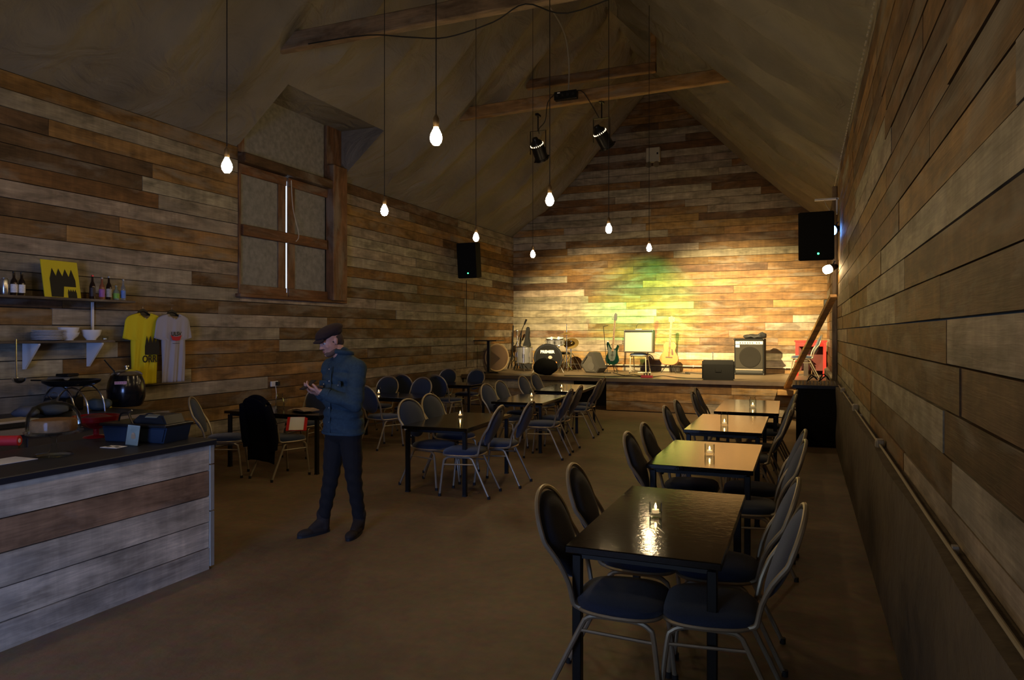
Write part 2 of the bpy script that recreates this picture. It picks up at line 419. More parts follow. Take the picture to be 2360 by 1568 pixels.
# loft shutters in the left wall
OSB = M_('grey_panel_board', (.23, .225, .20), .9, noise=(14, .5), bump=(20, .4, .01))
win = struct('window_1', MB().box((XL+.05, (WY0+WY1)/2, 4.27), (.18, WY1-WY0, .14), bev=.01), wood('header_wood', 1, (.10, .055, .025), marks=False))
DB = wood('shutter_wood', 1, (.17, .075, .03), marks=False); DBV = wood('shutter_wood_upright', 2, (.20, .10, .045), marks=False)
for y0, y1 in ((8.08, 8.93), (9.30, 10.12)):
    for z0, z1 in ((2.43, 3.16), (3.30, 4.06)):
        MB().box((XL-.02, (y0+y1)/2, (z0+z1)/2), (.02, y1-y0, z1-z0)).build('panel', OSB, win, False)
for y0, y1, t in ((8.92, 9.095, .02), (9.135, 9.31, .02), (8.06, 8.10, .06)):
    MB().box((XL, (y0+y1)/2, 3.24), (t, y1-y0, 1.9), bev=.004).build('stile', DBV, win, False)
MB().box((XL+.07, 10.34, 3.45), (.17, .40, 2.34), bev=.012).build('post', DBV, win, False, 'thick upright timber post')
MB().box((XL+.05, 9.08, 3.225), (.06, 1.98, .16), bev=.008).build('bar', DB, win, False, 'dark timber bar across both shutters')
for y0, y1 in ((8.08, 9.09), (9.14, 10.14)):
    for z0, z1 in ((2.29, 2.43), (4.05, 4.19)):
        MB().box((XL+.012, (y0+y1)/2, (z0+z1)/2), (.04, y1-y0, z1-z0), bev=.004).build('rail', DB, win, False)
MB().box((XL-.03, 9.1, 4.84), (.02, 2.0, 1.0)).build('upper_panel', OSB, win, False)
MB().box((XL-.01, 10.34, 4.86), (.05, .42, 1.0)).build('upper_panel', DBV, win, False)
MB().box((XL-.01, 8.12, 4.86), (.05, .12, 1.0)).build('stile', DBV, win, False)
MB().box((XL+.04, (WY0+WY1)/2, 2.27), (.12, WY1-WY0+.1, .05), bev=.006).build('sill', DB, win, False)
MB().box((XL-.06, (WY0+9.08)/2-.05, 3.8), (.03, 9.08-WY0+.1, 3.2)).box((XL-.06, (WY1+9.28)/2+.05, 3.8), (.03, WY1-9.28+.1, 3.2)).box((XL-.06, 9.18, 4.78), (.03, .24, 1.24)).build('sky_light_stop', DARKGAP, win, False)  # added unseen behind the shutters to block sky light except at the slit
MB().tube([(XL+.07, 9.15, 4.15), (XL+.08, 9.18, 3.7), (XL+.12, 9.27, 3.3), (XL+.12, 9.20, 3.18)], .007, 6, sub=4).build('pull_rope', M_('pale_rope', (.5, .45, .36), .9), win)

# roof timbers
def beam(name, p0, p1, wd, ht, mat=BEAM):
    p0, p1 = Vector(p0), Vector(p1); L = (p1-p0).length
    b = MB().box((L/2, 0, 0), (L, wd, ht), bev=.012)
    o = b.build(name, mat, None, False); o['kind'] = 'structure'
    o.location = p0; o.rotation_euler = (p1-p0).to_track_quat('X', 'Z').to_euler(); return o
beam('trim_1', (-6.15, 12.17, 5.87), (-.95, 12.17, 5.97), .13, .22)
beam('trim_2', (-6.75, 7.6, 5.56), (-.55, 7.6, 5.56), .14, .22, wood('old_beam', 0, (.26, .18, .11), marks=False))
beam('trim_3', (-5.15, 13.4, 6.72), (-2.55, 13.4, 6.72), .12, .18, wood('upper_beam', 0, (.20, .11, .045), marks=False))
beam('trim_4', (-2.60, 13.4, 6.62), (-2.60, 13.4, 7.42), .10, .10)
beam('trim_5', (.50, 13.2, .84), (.50, 13.2, 4.2), .08, .08, wood('post_wood', 2, (.14, .10, .07), marks=False))

# stage
stage = struct('floor_stage', MB().box(((XL+XR)/2, 17.0, .69), (XR-XL-.06, 3.36, .08)), M_('dark_stage_deck', (.10, .072, .045), .38, noise=(6, .4), bump=(40, .2, .004)))
struct('wall_stage_front', MB().box((-6.2, 15.44, .32), (2.8, .03, .64)).box((-1.65, 15.44, .32), (4.3, .03, .64)).box((-4.3, 16.4, .32), (1.2, .03, .64)), DARKGAP)
sf = bpy.data.objects['wall_stage_front']
planks(sf, 0, 15.415, lambda z: [(XL+.05, at(1322, 900, 15.4)[0]), (at(1397, 900, 15.4)[0], XR-.05)], 77, WX, -1, [.015, .225, .435], lens=(1.6, 3.0), mix=(.1, .85), pitch=.21)

# conduit and sockets on the right wall
GREYP = M_('grey_plastic', (.32, .29, .25), .5)
cn = thing('conduit_pipe', 'thin pale conduit pipe running low along the right board wall', 'pipe', (.50, 4, .933))
MB().tube([(.0, -3.2, -.0), (.0, -2.2, .004), (0, -.5, -.004), (0, 1, .005), (0, 4, .0), (0, 8.4, .0)], .008, 8, sub=4).build('tube', M_('dull_grey_paint', (.30, .25, .17), .6), cn)
for yy in (-2.4, -1.0, 1.6, 3.5, 5.5): MB().box((.012, yy, 0), (.02, .03, .03)).build('clip', GREYP, cn, False)
def sock(px, py, s, label):
    a = (px-1180)/1640.0; d = .49/(-SN+a*CS); Y = d*(CS+a*SN); z = 1.72+d*(768-py)/1640
    t = thing('socket_box', label, 'socket', (.504, Y, z), 0, 'socket boxes on the right wall')
    MB().box((0, 0, 0), (.05, s, s), bev=.006).build('housing', GREYP, t); MB().box((-.027, 0, 0), (.006, s*.7, s*.7), bev=.002).build('cover', GREYP, t)
    return t
sock(2023, 1026, .085, 'pale square socket box on the right wall, nearest the camera')
sock(1968, 943, .10, 'pale square socket box on the right wall, second from the camera')
sock(1940, 902, .09, 'pale socket box on the right wall beside the black rack case')

# ---------------------------------------------------------------- pendants
cord_m = M_('black_cord', (.012, .011, .01), .7)
bm_ = MB().lathe([(0, -.085), (.022, -.08), (.036, -.06), (.042, -.035), (.038, -.01), (.024, .02), (.016, .035), (.014, .045), (0, .045)], 16).mesh('bulb', BULB, 'all')
sm_ = MB().lathe([(0, .04), (.019, .04), (.021, .06), (.021, .10), (.012, .115), (.004, .13), (0, .13)], 14).mesh('socket', M_('brass_socket', (.25, .17, .08), .45, .8), True)
def pendant(px, py, X, label, Y=None, Z=None):
    if Y is None:
        a = (px-1180)/1640.0; d = X/(-SN+a*CS); Y = d*(CS+a*SN); Z = 1.72 + d*(768-py)/1640
    t = thing('pendant_lamp', label, 'pendant lamp', (X, Y, Z), 0, 'bare bulbs hanging on long cords')
    for nm, me in (('bulb', bm_), ('socket', sm_)):
        o = bpy.data.objects.new(nm, me); COL.objects.link(o); o.parent = t
    MB().cyl((0, 0, .12), (0, 0, roofz(X)-Z-.10), .0045, n=6).build('cord', cord_m, t)
for i, (px, py) in enumerate(((1005, 307), (1267, 455), (1403, 523), (1496, 568))):
    pendant(px, py, -2.3, ['large bright bare bulb hanging before the dark loft beam, nearest of the aisle row', 'bare glowing bulb hanging under the left stage lantern, second of the aisle row',
        'bare glowing bulb below the second stage lantern, third of the aisle row', 'small bare bulb hanging above the stage amplifiers, last of the aisle row'][i])
for i, (px, py) in enumerate(((523, 375), (886, 480), (1097, 543), (1228, 583))):
    pendant(px, py, -4.26, ['bare glowing bulb hanging beside the left edge of the loft shutters', 'bare glowing bulb hanging to the right of the loft shutters, over the standing man',
        'bare glowing bulb hanging above the left wall loudspeaker', 'smallest bare bulb, hanging over the drum kit'][i])
pendant(0, 0, -2.3, 'bare bulb just above the picture, lighting the near ceiling', 1.96, 3.12)
pendant(0, 0, -4.26, 'bare bulb out of view above the bar counter', 2.1, 3.09)

# stage lanterns on the beam
VENT = M_('lamp_light_vents', (1, .9, .7), .4, emit=((1, .8, .5), 2.5))
def can(loc, d, label):
    t = thing('stage_lantern', label, 'stage light', loc, 0, 'stage lanterns under the roof beam')
    q = Vector(d).to_track_quat('Z', 'Y').to_matrix().to_4x4()
    b = MB().lathe([(0, -.20), (.05, -.20), (.06, -.16), (.10, -.12), (.115, -.08), (.115, -.055), (.122, -.05), (.122, .20), (.135, .20), (.135, .235), (.12, .235), (.115, .05), (0, .05)], 20, M=q)
    b.build('body', BLACKM, t)
    v = MB()
    for k in range(20):
        an = 2*PI*k/20; v.box(q @ Vector((.119*math.cos(an), .119*math.sin(an), -.068)), (.009, .012, .02), q @ Matrix.Rotation(an, 4, 'Z'))
    v.build('vent_ring', VENT, t, False, 'ring of light showing through the cooling slots')
    MB().lathe([(0, .21), (.11, .21), (.112, .216), (0, .222)], 20, M=q).build('lens', M_('lantern_lens', (1, .8, .5), .3, emit=((1, .75, .4), 2)), t)
    for s in (-1, 1): MB().box((s*.15, 0, .10), (.006, .035, .42)).build('yoke_arm', BLACKM, t, False)
    MB().cyl((-.15, 0, 0), (.15, 0, 0), .012).build('pivot', BLACKM, t)
    MB().box((0, 0, .31), (.31, .035, .008)).cyl((0, 0, .30), (0, 0, .60), .012).box((0, 0, .60), (.06, .15, .04)).build('hook_clamp', BLACKM, t)
    for k in range(4):
        an = PI/4+PI/2*k; MB().box(q @ Vector((.14*math.cos(an), .14*math.sin(an), .22)), (.03, .03, .02), q).build('gel_clip', BLACKM, t, False)
can(CAN[0], (.10, .60, -.72), 'black stage lantern hanging from the roof beam, the one further from the right wall')
can((CAN[1][0], CAN[1][1], CAN[1][2]+.08), (.32, .55, -.72), 'tilted black stage lantern under the roof beam, below and beside the dimmer pack')
X, Z = at(1306, 222, 12.1)
t = thing('dimmer_pack', 'black dimmer pack with sockets fixed on top of the roof beam', 'dimmer', (X, 12.08, Z))
MB().box((0, 0, 0), (.42, .14, .15), bev=.01).build('case', BLACKM, t)
for k in range(4): MB().cyl((-.15+.1*k, -.07, 0), (-.15+.1*k, -.078, 0), .025).build('outlet', RUB, t)
MB().box((-.12, -.074, .045), (.05, .003, .02)).build('rating_plate', PAPER, t, False)
CB = M_('pale_cable', (.28, .26, .22), .7)
tag(MB().tube([(X+.05, 12.05, Z+.07), (X+.07, 12.0, Z+.6), (X+.05, 11.7, Z+1.05), (X-.15, 11.0, Z+1.45), (X-.3, 9.9, Z+1.75), (X-.35, 8.6, Z+2.0)], .013, 6, sub=5).build('cable', CB), 'pale twisted cable dropping from the ridge to the dimmer pack', 'cable')
tag(MB().tube([(X-.18, 12.02, Z+.05), (X-.32, 12.0, Z-.1), (X-.36, 11.98, Z-.42), (X-.52, 12.1, Z-.52), (CAN[0][0]+.05, 12.2, CAN[0][2]+.24)], .008, 6, sub=5).build('cable', RUB), 'thin black cable looping from the dimmer to the left lantern', 'cable')
tag(MB().tube([(X+.2, 12.02, Z+.05), (X+.35, 12.0, Z-.02), (CAN[1][0], 12.1, CAN[1][2]+.35)], .008, 6, sub=5).build('cable', RUB), 'thin black cable from the dimmer to the right lantern', 'cable')
pts = [(-5.9, 7.5, 5.45), (-5.0, 7.5, 5.42), (-4.4, 7.5, 5.30), (-3.9, 7.5, 5.22), (-3.3, 7.5, 5.30), (-2.9, 7.5, 5.44), (-2.4, 7.5, 5.25), (-1.6, 7.5, 5.4)]
tag(MB().tube(pts, .008, 6, sub=5).build('cable', RUB), 'thin black cable sagging in loops under the old roof beam', 'cable')

# emergency light on the gable wall
X, Z = at(1506, 358, 18.6)
t = thing('emergency_light', 'white square emergency light box with two lamp heads on the gable wall', 'emergency light', (X, 18.58, Z))
MB().box((0, 0, 0), (.36, .14, .38), bev=.015).build('housing', M_('aged_white_plastic', (.5, .49, .40), .5), t)
MB().box((.12, -.072, .02), (.04, .01, .05)).build('indicator', BLACK, t, False)
for s in (-.09, .11):
    MB().cyl((s, -.06, -.19), (s, -.10, -.24), .02).lathe([(0, -.05), (.05, -.04), (.075, .03), (.08, .05), (0, .05)], 14, (s, -.13, -.29), Matrix.Rotation(PI/2.2, 4, 'X')).build('lamp_head', M_('chrome_reflector', (.5, .5, .47), .2, .9), t)
# ---------------------------------------------------------------- tables and chairs
def table(x, y, wd, ln, rz, label, group='black glossy dining tables'):
    t = thing('dining_table', label, 'table', (x, y, 0), rz, group)
    MB().box((0, 0, .704), (wd, ln, .034), bev=.004).build('tabletop', TOPM, t, False)
    MB().box((0, 0, .670), (wd-.10, ln-.10, .032)).build('apron', BLACK, t, False)
    for sx in (-1, 1):
        for sy in (-1, 1):
            l = MB().box((sx*(wd/2-.045), sy*(ln/2-.06), .338), (.044, .044, .668), bev=.004).build('leg', BLACKM, t, False)
            MB().box((sx*(wd/2-.045), sy*(ln/2-.06), .006), (.046, .046, .012)).build('foot', RUB, l, False)
    return t
table(-.68, 3.90, .71, 1.42, 0, 'black glossy table nearest the camera, a bright bulb mirrored in its top')
table(-.72, 6.08, .78, 1.32, 0, 'glossy table second from the camera in the right wall row, half its top mirroring green')
table(-.76, 8.27, .77, 1.54, .0, 'glossy table third from the camera in the right wall row, with a tall jar')
table(-.68, 10.30, .78, 1.80, .02, 'glossy pale-shining table in the right wall row nearest the stage')
table(-3.66, 7.38, .76, 1.42, .05, 'dark glossy table right of the standing man, first of the middle row')
table(-3.86, 10.20, .78, 1.38, .06, 'glossy table second in the middle row, mirroring the lit stage wall')
table(-4.00, 12.45, .80, 1.66, .08, 'glossy table of the middle row nearest the stage, shining pale')
table(-6.15, 7.45, .76, 1.48, PI/2, 'dark table behind the standing man with papers and a red box')
table(-6.17, 9.85, .76, 1.42, PI/2, 'dark table by the left wall with a lit candle, beyond the man')
table(-6.50, 12.62, .76, 1.30, PI/2, 'dark table by the left wall nearest the stage, without a candle')

def make_chair(label):
    t = thing('banquet_chair', label, 'chair', (0, 0, 0), 0, 'blue banquet chairs with oval backs')
    n = 40; mb = MB()                      # domed seat pad
    def ring(k, z, sh=0):
        out = []
        for i in range(n):
            a = 2*PI*i/n; c, s = math.cos(a), math.sin(a)
            e = .62
            x = .225*k*math.copysign(abs(c)**e, c); y = .215*k*math.copysign(abs(s)**e, s)
            if y < 0: x *= 1 - .12*(-y/.215)
            out.append(mb.b.verts.new((x, y, z)))
        return out
    R = [ring(.86, .428), ring(.98, .436), ring(1.0, .452), ring(.985, .470), ring(.9, .486), ring(.6, .497), ring(.25, .500)]
    for A, B in zip(R, R[1:]):
        for i in range(n): mb.b.faces.new((A[i], A[(i+1) % n], B[(i+1) % n], B[i]))
    mb.b.faces.new(R[0][::-1]); mb.b.faces.new(R[-1]); mb.build('seat', FABB, t)
    rim = []
    for i in range(n):
        a = 2*PI*i/n; c, s = math.cos(a), math.sin(a); x = .222*math.copysign(abs(c)**.62, c); y = .212*math.copysign(abs(s)**.62, s)
        if y < 0: x *= 1 - .12*(-y/.215)
        rim.append((x, y, .436))
    MB().tube(rim, .010, 6, closed=True).build('seat_rim', CHROME, t)
    # backrest pad: oval lens on a lean
    def bk(u, w): # u lateral -1..1, w 0..1 up
        return (u, -.235 - .165*w**.9, .53+.40*w)
    pb = MB(); N1 = 28; N2 = 10
    def oval(a, k):
        x = .198*k*math.cos(a); w = .5+.5*k*math.sin(a)
        return x, w
    for side in (1, -1):
        P = []
        for j in range(N2+1):
            k = j/N2; row = []
            for i in range(N1):
                x, w = oval(2*PI*i/N1, k); X, Y, Zz = bk(x, w)
                th = .026*(1-k**4)+.006; row.append((X*(1.06-.18*(1-w)), Y + side*th*.93, Zz + side*th*.35))
            P.append(row)
        V = [[pb.b.verts.new(p) for p in row] for row in P]
        for j in range(N2):
            for i in range(N1): pb.b.faces.new((V[j][i], V[j][(i+1) % N1], V[j+1][(i+1) % N1], V[j+1][i]))
        if side == 1: E1 = V[-1]
        else: E2 = V[-1]
    for i in range(N1): pb.b.faces.new((E1[i], E1[(i+1) % N1], E2[(i+1) % N1], E2[i]))
    bmesh.ops.remove_doubles(pb.b, verts=pb.b.verts[:], dist=.0005)
    back = pb.build('backrest', FABB, t)
    pp = []
    for i in range(17):
        a = PI*i/16 - .0; x = .215*math.cos(a); w = .5+.55*math.sin(a)
        X, Y, Zz = bk(x, w); pp.append((X*(1.06-.18*(1-w)), Y, Zz))
    left = [(-.165, -.205, .47), (-.172, -.222, .55), (-.195, -.265, .65)]
    path = [(.155, -.06, .436), (.16, -.15, .436), (.163, -.19, .446)] + [(-x, y, z) for x, y, z in left] + pp + left[::-1] + [(-.163, -.19, .446), (-.16, -.15, .436), (-.155, -.06, .436)]
    MB().tube(path, .0125, 8, sub=2).build('back_frame', CHROME, t)
    MB().ball((0, -.397, .895), (.045, .016, .013), 12, Euler((.38, 0, 0)).to_matrix().to_4x4()).build('handle_slot', RUB, t, True, 'dark hand hole at the top of the back')
    for s in (-1, 1):
        for front in (1, 0):
            if front: p = [(s*.178, .02, .418), (s*.18, .10, .416), (s*.184, .155, .395), (s*.188, .178, .34), (s*.20, .215, .012)]; f = (s*.20, .215, 0)
            else: p = [(s*.178, .02, .418), (s*.178, -.09, .416), (s*.179, -.135, .40), (s*.182, -.165, .35), (s*.20, -.33, .012)]; f = (s*.20, -.332, 0)
            l = MB().tube(p, .0125, 8, sub=4).build('leg', CHROME, t)
            MB().cyl(f, (f[0], f[1], .03), .0165, n=10).build('rubber_foot', RUB, l)
        MB().tube([(s*.189, .185, .335), (s*.183, -.170, .345)], .008, 6).build('stretcher', CHROME, t)
    for y in (.10, -.10): MB().tube([(-.178, y, .418), (.178, y, .418)], .009, 6).build('seat_support', CHROME, t)
    return t
Q = PI/2
OFF = .385
def cpos(bx, by, rz):   # from where the top of the back is to the seat centre
    return (bx - OFF*math.sin(rz), by + OFF*math.cos(rz), 0)
S = []   # (back x, back y, facing, label)
R_, L_ = -Q, Q
S += [(-1.18, 3.35, R_+.02, 'blue chair in the right wall row, nearest on the aisle side of the front table'),
      (-1.23, 3.98, R_+.05, 'blue chair on the aisle side of the front table, the farther of its two'),
      (-.01, 3.42, L_+.06, 'blue chair between front table and right wall, nearest the camera'),
      (-.04, 4.02, L_+.05, 'blue chair between front table and right wall, the farther of its two'),
      (-1.24, 5.42, R_, 'chair on the aisle side of the green-shining second table, nearer one'),
      (-1.24, 6.03, R_, 'chair on the aisle side of the green-shining second table, farther one'),
      (.0, 5.50, L_+.06, 'chair on the wall side of the green-shining second table, nearer one'),
      (.0, 6.08, L_+.06, 'chair on the wall side of the green-shining second table, farther one'),
      (-1.33, 7.55, R_, 'chair on the aisle side of the third table, nearer one'),
      (-1.33, 8.25, R_, 'chair on the aisle side of the third table, farther one'),
      (-.13, 7.55, L_, 'chair on the wall side of the third table, nearer one'),
      (-.10, 8.30, L_, 'chair on the wall side of the third table, farther one'),
      (-1.33, 9.55, R_, 'chair on the aisle side of the fourth table, nearer one'),
      (-1.38, 10.25, R_, 'chair on the aisle side of the fourth table, farther one'),
      (-.09, 9.55, L_, 'chair on the wall side of the fourth table, nearer one'),
      (-.09, 10.25, L_, 'chair on the wall side of the fourth table, next to the black rack case'),
      (-4.24, 7.20, R_-.22, 'grey-blue chair facing us left of the dark middle table, nearer one'),
      (-4.34, 7.90, R_-.15, 'grey-blue chair facing us left of the dark middle table, farther one'),
      (-2.97, 6.92, L_+.10, 'chair on the aisle side of the dark middle table, nearer one'),
      (-2.85, 7.52, L_+.05, 'chair on the aisle side of the dark middle table, farther one'),
      (-4.42, 9.80, R_-.12, 'green-tinged chair left of the second middle table, nearer one'),
      (-4.50, 10.50, R_-.10, 'green-tinged chair left of the second middle table, farther one'),
      (-2.96, 9.35, L_+.05, 'chair on the aisle side of the second middle table, nearer one'),
      (-3.02, 10.02, L_+.05, 'chair on the aisle side of the second middle table, farther one'),
      (-4.64, 11.85, R_-.10, 'chair left of the middle table nearest the stage, under the drum kit'),
      (-4.72, 12.70, R_-.10, 'chair left of the middle table nearest the stage, closest to the stage'),
      (-3.12, 11.45, L_+.08, 'chair on the aisle side of the middle table nearest the stage, nearer one'),
      (-3.20, 12.05, L_+.08, 'chair on the aisle side of the middle table nearest the stage, farther one'),
      (-6.78, 6.46, R_+.55, 'chair seen edge-on by the left wall, between bar counter and coat chair'),
      (-5.86, 6.52, -.20, 'chair with a dark coat hung over its back, left of the standing man'),
      (-6.50, 8.52, PI+.05, 'dark chair at the far side of the paper-strewn table behind the man'),
      (-5.95, 8.85, -.22, 'large dark chair just right of the standing man, its back to the camera'),
      (-6.80, 10.85, PI+.1, 'chair beyond the candle table on the left, closer to the wall'),
      (-6.08, 10.80, PI-.1, 'chair beyond the candle table on the left, closer to the aisle'),
      (-6.95, 11.55, -.05, 'dark chair, back to us, at the left table nearest the stage, by the wall'),
      (-6.25, 11.60, -.15, 'dark chair, back to us, at the left table nearest the stage, aisle side'),
      (-7.05, 13.65, PI, 'chair below the stage end by the left wall, behind the last table'),
      (-6.40, 13.70, PI-.12, 'chair just below the stage end, behind the last left table, aisle side')]
ch0 = make_chair(S[0][3]); note_kids(ch0)
for i, (bx, by, rz, lab) in enumerate(S):
    p = cpos(bx, by, rz)
    if i == 0: ch0.location = p; ch0.rotation_euler = (0, 0, rz)
    else: dup(ch0, p, rz, lab)

# candles in jars
def jar(x, y, r, h, label, tall=False):
    t = thing('candle_jar', label, 'candle', (x, y, .7212), 0, 'lit candles in glass jars')
    if tall: pr = [(r*.9, .002), (r, .012), (r, h*.72), (r*.72, h*.84), (r*.70, h*.88), (r*.82, h*.9), (r*.82, h), (r*.74, h), (r*.66, h*.87), (r*.93, h*.70), (r*.93, .016), (0, .014)]
    else: pr = [(r*.9, .002), (r, .01), (r, h), (r*.92, h), (r*.92, .016), (0, .014)]
    MB().lathe([(0, .001)]+pr, 20).build('glass', GLASS, t)
    MB().lathe([(0, .016), (r*.55, .016), (r*.55, .034), (0, .034)], 16).build('wax', WAX, t)
    MB().lathe([(0, .036), (.0055, .042), (.0065, .050), (.003, .063), (0, .070)], 8).build('flame', FLAME, t)
jar(-.745, 3.90, .034, .072, 'small lit candle cup on the front black table')
jar(-.71, 6.04, .040, .085, 'lit candle tumbler on the green-shining second table')
jar(-.785, 8.00, .040, .15, 'tall lit candle jar on the third table of the right row', True)
jar(-.62, 10.05, .044, .15, 'tall lit candle jar on the fourth table, nearest the stage', True)
jar(-3.78, 7.62, .036, .13, 'lit candle jar on the dark middle table right of the man', True)
jar(-3.90, 10.35, .038, .14, 'lit candle jar on the second middle table', True)
jar(-4.02, 12.2, .040, .13, 'lit candle jar on the middle table nearest the stage', True)
jar(-6.42, 9.95, .036, .13, 'lit candle jar on the table by the left wall', True)

# coat over the chair back
cx, cy, _ = cpos(-5.86, 6.52, -.20)
ct = thing('coat', 'dark navy coat draped over a chair back, hanging almost to the floor', 'coat', (cx, cy, 0), -.20)
def cf(u, v):
    s = (u-.5)*2; a = v*1.0
    wdt = .20 + .05*min(1, a*2.0) - .03*max(0, a-.7)
    z = .975 - a*.73 - .08*abs(s)**2.5*(1 if a < .3 else .4)
    y = -.405 + .0*s - .045*(1-abs(s)**2) + (.12*min(1, a*1.7) if a > .0 else 0) - .02*a + .007*math.sin(s*8+a*2)*a
    return Vector((s*wdt, y-.03, z))
mbc = MB().grid(cf, 28, 22).grid(lambda u, v: Vector(((u-.5)*.40, -.405-.03+v*.085, .975+.03*math.sin(v*PI)-.08*abs((u-.5)*2)**2.5)), 28, 6)
mbc.grid(lambda u, v: Vector(((u-.5)*.42, -.35+.09*min(1, v*1.5)+.0, .975-.35*v-.08*abs((u-.5)*2)**2.5)), 28, 10)
cme = mbc.build('shell', M_('navy_wool', (.004, .0045, .010), .95, spec=.1), ct); md = cme.modifiers.new('t', 'SOLIDIFY'); md.thickness = .012
for s in (-1, 1): MB().tube([(s*.20, -.42, .88), (s*.245, -.38, .72), (s*.25, -.35, .5), (s*.235, -.34, .38)], [.05, .055, .055, .05], 10, sub=4).build('sleeve', bpy.data.materials['navy_wool'], ct)
# things on and around the paper table
ZT = .7212
t = thing('book', 'red and white paperback book on the seat of the coat chair', 'book', (-5.66, 6.98, .62), rot=(.9, 0, .5))
MB().box((0, 0, 0), (.24, .19, .012)).build('cover', RED, t, False); MB().box((.0, 0, .008), (.17, .18, .008)).build('pages', PAPER, t, False)
t = thing('gift_box', 'small pale box with red lid lines at the left end of the paper table', 'box', (-6.62, 7.38, ZT))
MB().box((0, 0, .035), (.26, .20, .07), bev=.004).build('carton', M_('pinkish_card', (.45, .36, .36), .7), t, False); MB().box((0, 0, .072), (.265, .205, .008)).build('lid', M_('grey_card', (.5, .45, .42), .7), t, False)
t = thing('glass_jug', 'clear glass jug standing behind the coat on the paper table', 'jug', (-6.40, 7.55, ZT))
MB().lathe([(0, .003), (.05, .003), (.06, .03), (.055, .12), (.035, .16), (.045, .2), (.04, .2), (.03, .16), (.05, .12), (.055, .03), (0, .01)], 18).build('body', GLASS, t)
MB().tube([(.05, 0, .17), (.10, 0, .16), (.10, 0, .08), (.057, 0, .06)], .006, 6, sub=4).build('handle', GLASS, t)
for i, (x, y, rz, c, lab) in enumerate(((-6.0, 7.5, .3, (.42, .30, .2), 'worn open magazine lying on the table behind the man'), (-5.85, 7.38, -.4, (.30, .22, .15), 'brown leaflet lying on top of the magazine, edge curled'))):
    t = thing('magazine', lab, 'magazine', (x, y, ZT+.002+i*.016), rz)
    MB().box((0, 0, .005), (.30, .22, .010)).build('pages', M_('magazine_%d' % i, c, .6, noise=(20, .5)), t, False)
    MB().grid(lambda u, v: Vector((-.15+u*.3, -.11+v*.22, .0115+.012*math.sin(u*PI)**2)), 10, 2).build('cover', M_('magazine_cover_%d' % i, tuple(k*1.2 for k in c), .5, noise=(14, .7)), t)
t = thing('wall_socket', 'white wall socket with black plug above the paper table', 'socket', (XL+.03, onleft(632, 885, -7.57)[0], onleft(632, 885, -7.57)[1]))
MB().box((0, 0, 0), (.03, .15, .08), bev=.004).build('plate', WHITEM, t, False); MB().box((.035, .04, 0), (.05, .06, .06), bev=.005).build('plug', RUB, t, False)
MB().tube([(.05, -.03, -.03), (.06, -.02, -.15), (.03, .0, -.3)], .005, 6, sub=3).build('cord', WHITEM, t)
# ---------------------------------------------------------------- bar counter
bar = thing('bar_counter', 'bar counter clad in weathered horizontal boards with black worktop', 'counter', (-4.42, 1.3, 0))
MB().box((0, -.05, .45), (.72, 5.2, .88)).build('carcass', DARKGAP, bar, False)
MB().box((.0, 0, .925), (.90, 5.42, .04), bev=.006).build('worktop', M_('black_worktop', (.014, .015, .018), .45), bar, False)
r = random.Random(8); me = unit_plank(WY); mex = unit_plank(WX)
cols = [[.60, .48, .32], [.32, .18, .09], [.60, .48, .32], [.58, .47, .32], [.54, .44, .31]]
for k in range(5):
    z = .905 - .187*(k+.5) + .0; p = -2.65
    cuts = [-2.65, r.uniform(-1.2, -.4), 2.665] if k % 2 else [-2.65, r.uniform(-.2, .3) - 1.2, 2.665]
    for a, b in zip(cuts, cuts[1:]):
        o = bpy.data.objects.new('plank', me); COL.objects.link(o); o.parent = bar; o.location = (.40+r.uniform(0, .006), (a+b)/2, z); o.scale = (.026, b-a-.004, .180)
        c = cols[k]; q = r.uniform(.9, 1.1); o.color = (c[0]*q, c[1]*q, c[2]*q, 1)
    o = bpy.data.objects.new('plank', mex); COL.objects.link(o); o.parent = bar; o.location = (.0, 2.58, z); o.scale = (.74, .026, .180)
    c = cols[k]; o.color = (*c, 1)
for k, (z0, z1) in enumerate(((.02, .42), (.425, .76), (.765, .905))):
    MB().box((.405, 2.685, (z0+z1)/2), (.045, .035, z1-z0-.004)).build('corner_strip', M_('pale_edge_wood', (.34, .30, .22), .7, noise=(20, .2)) if k == 0 else bpy.data.materials['pale_edge_wood'], bar, False)
back = thing('back_counter', 'dark low work counter along the left wall behind the bar', 'counter', (-6.93, 2.2, 0))
MB().box((-.02, 0, .42), (1.22, 6.6, .84)).build('carcass', M_('dark_cabinet', (.035, .028, .022), .7), back, False)
MB().box((0, 0, .865), (1.30, 6.9, .05), bev=.006).build('worktop', M_('dark_stone_top', (.03, .03, .032), .4), back, False)
MB().box((.655, 0, .865), (.02, 6.9, .055)).build('edge_strip', M_('worn_edge_strip', (.20, .16, .11), .6), back, False)
for k in range(5):
    d_ = MB().box((.60, -2.6+1.3*k, .42), (.02, 1.22, .74), bev=.004).build('door', bpy.data.materials['dark_cabinet'], back, False)
    MB().box((.62, -2.15+1.3*k, .68), (.02, .12, .015)).build('handle', SILVER, d_, False)

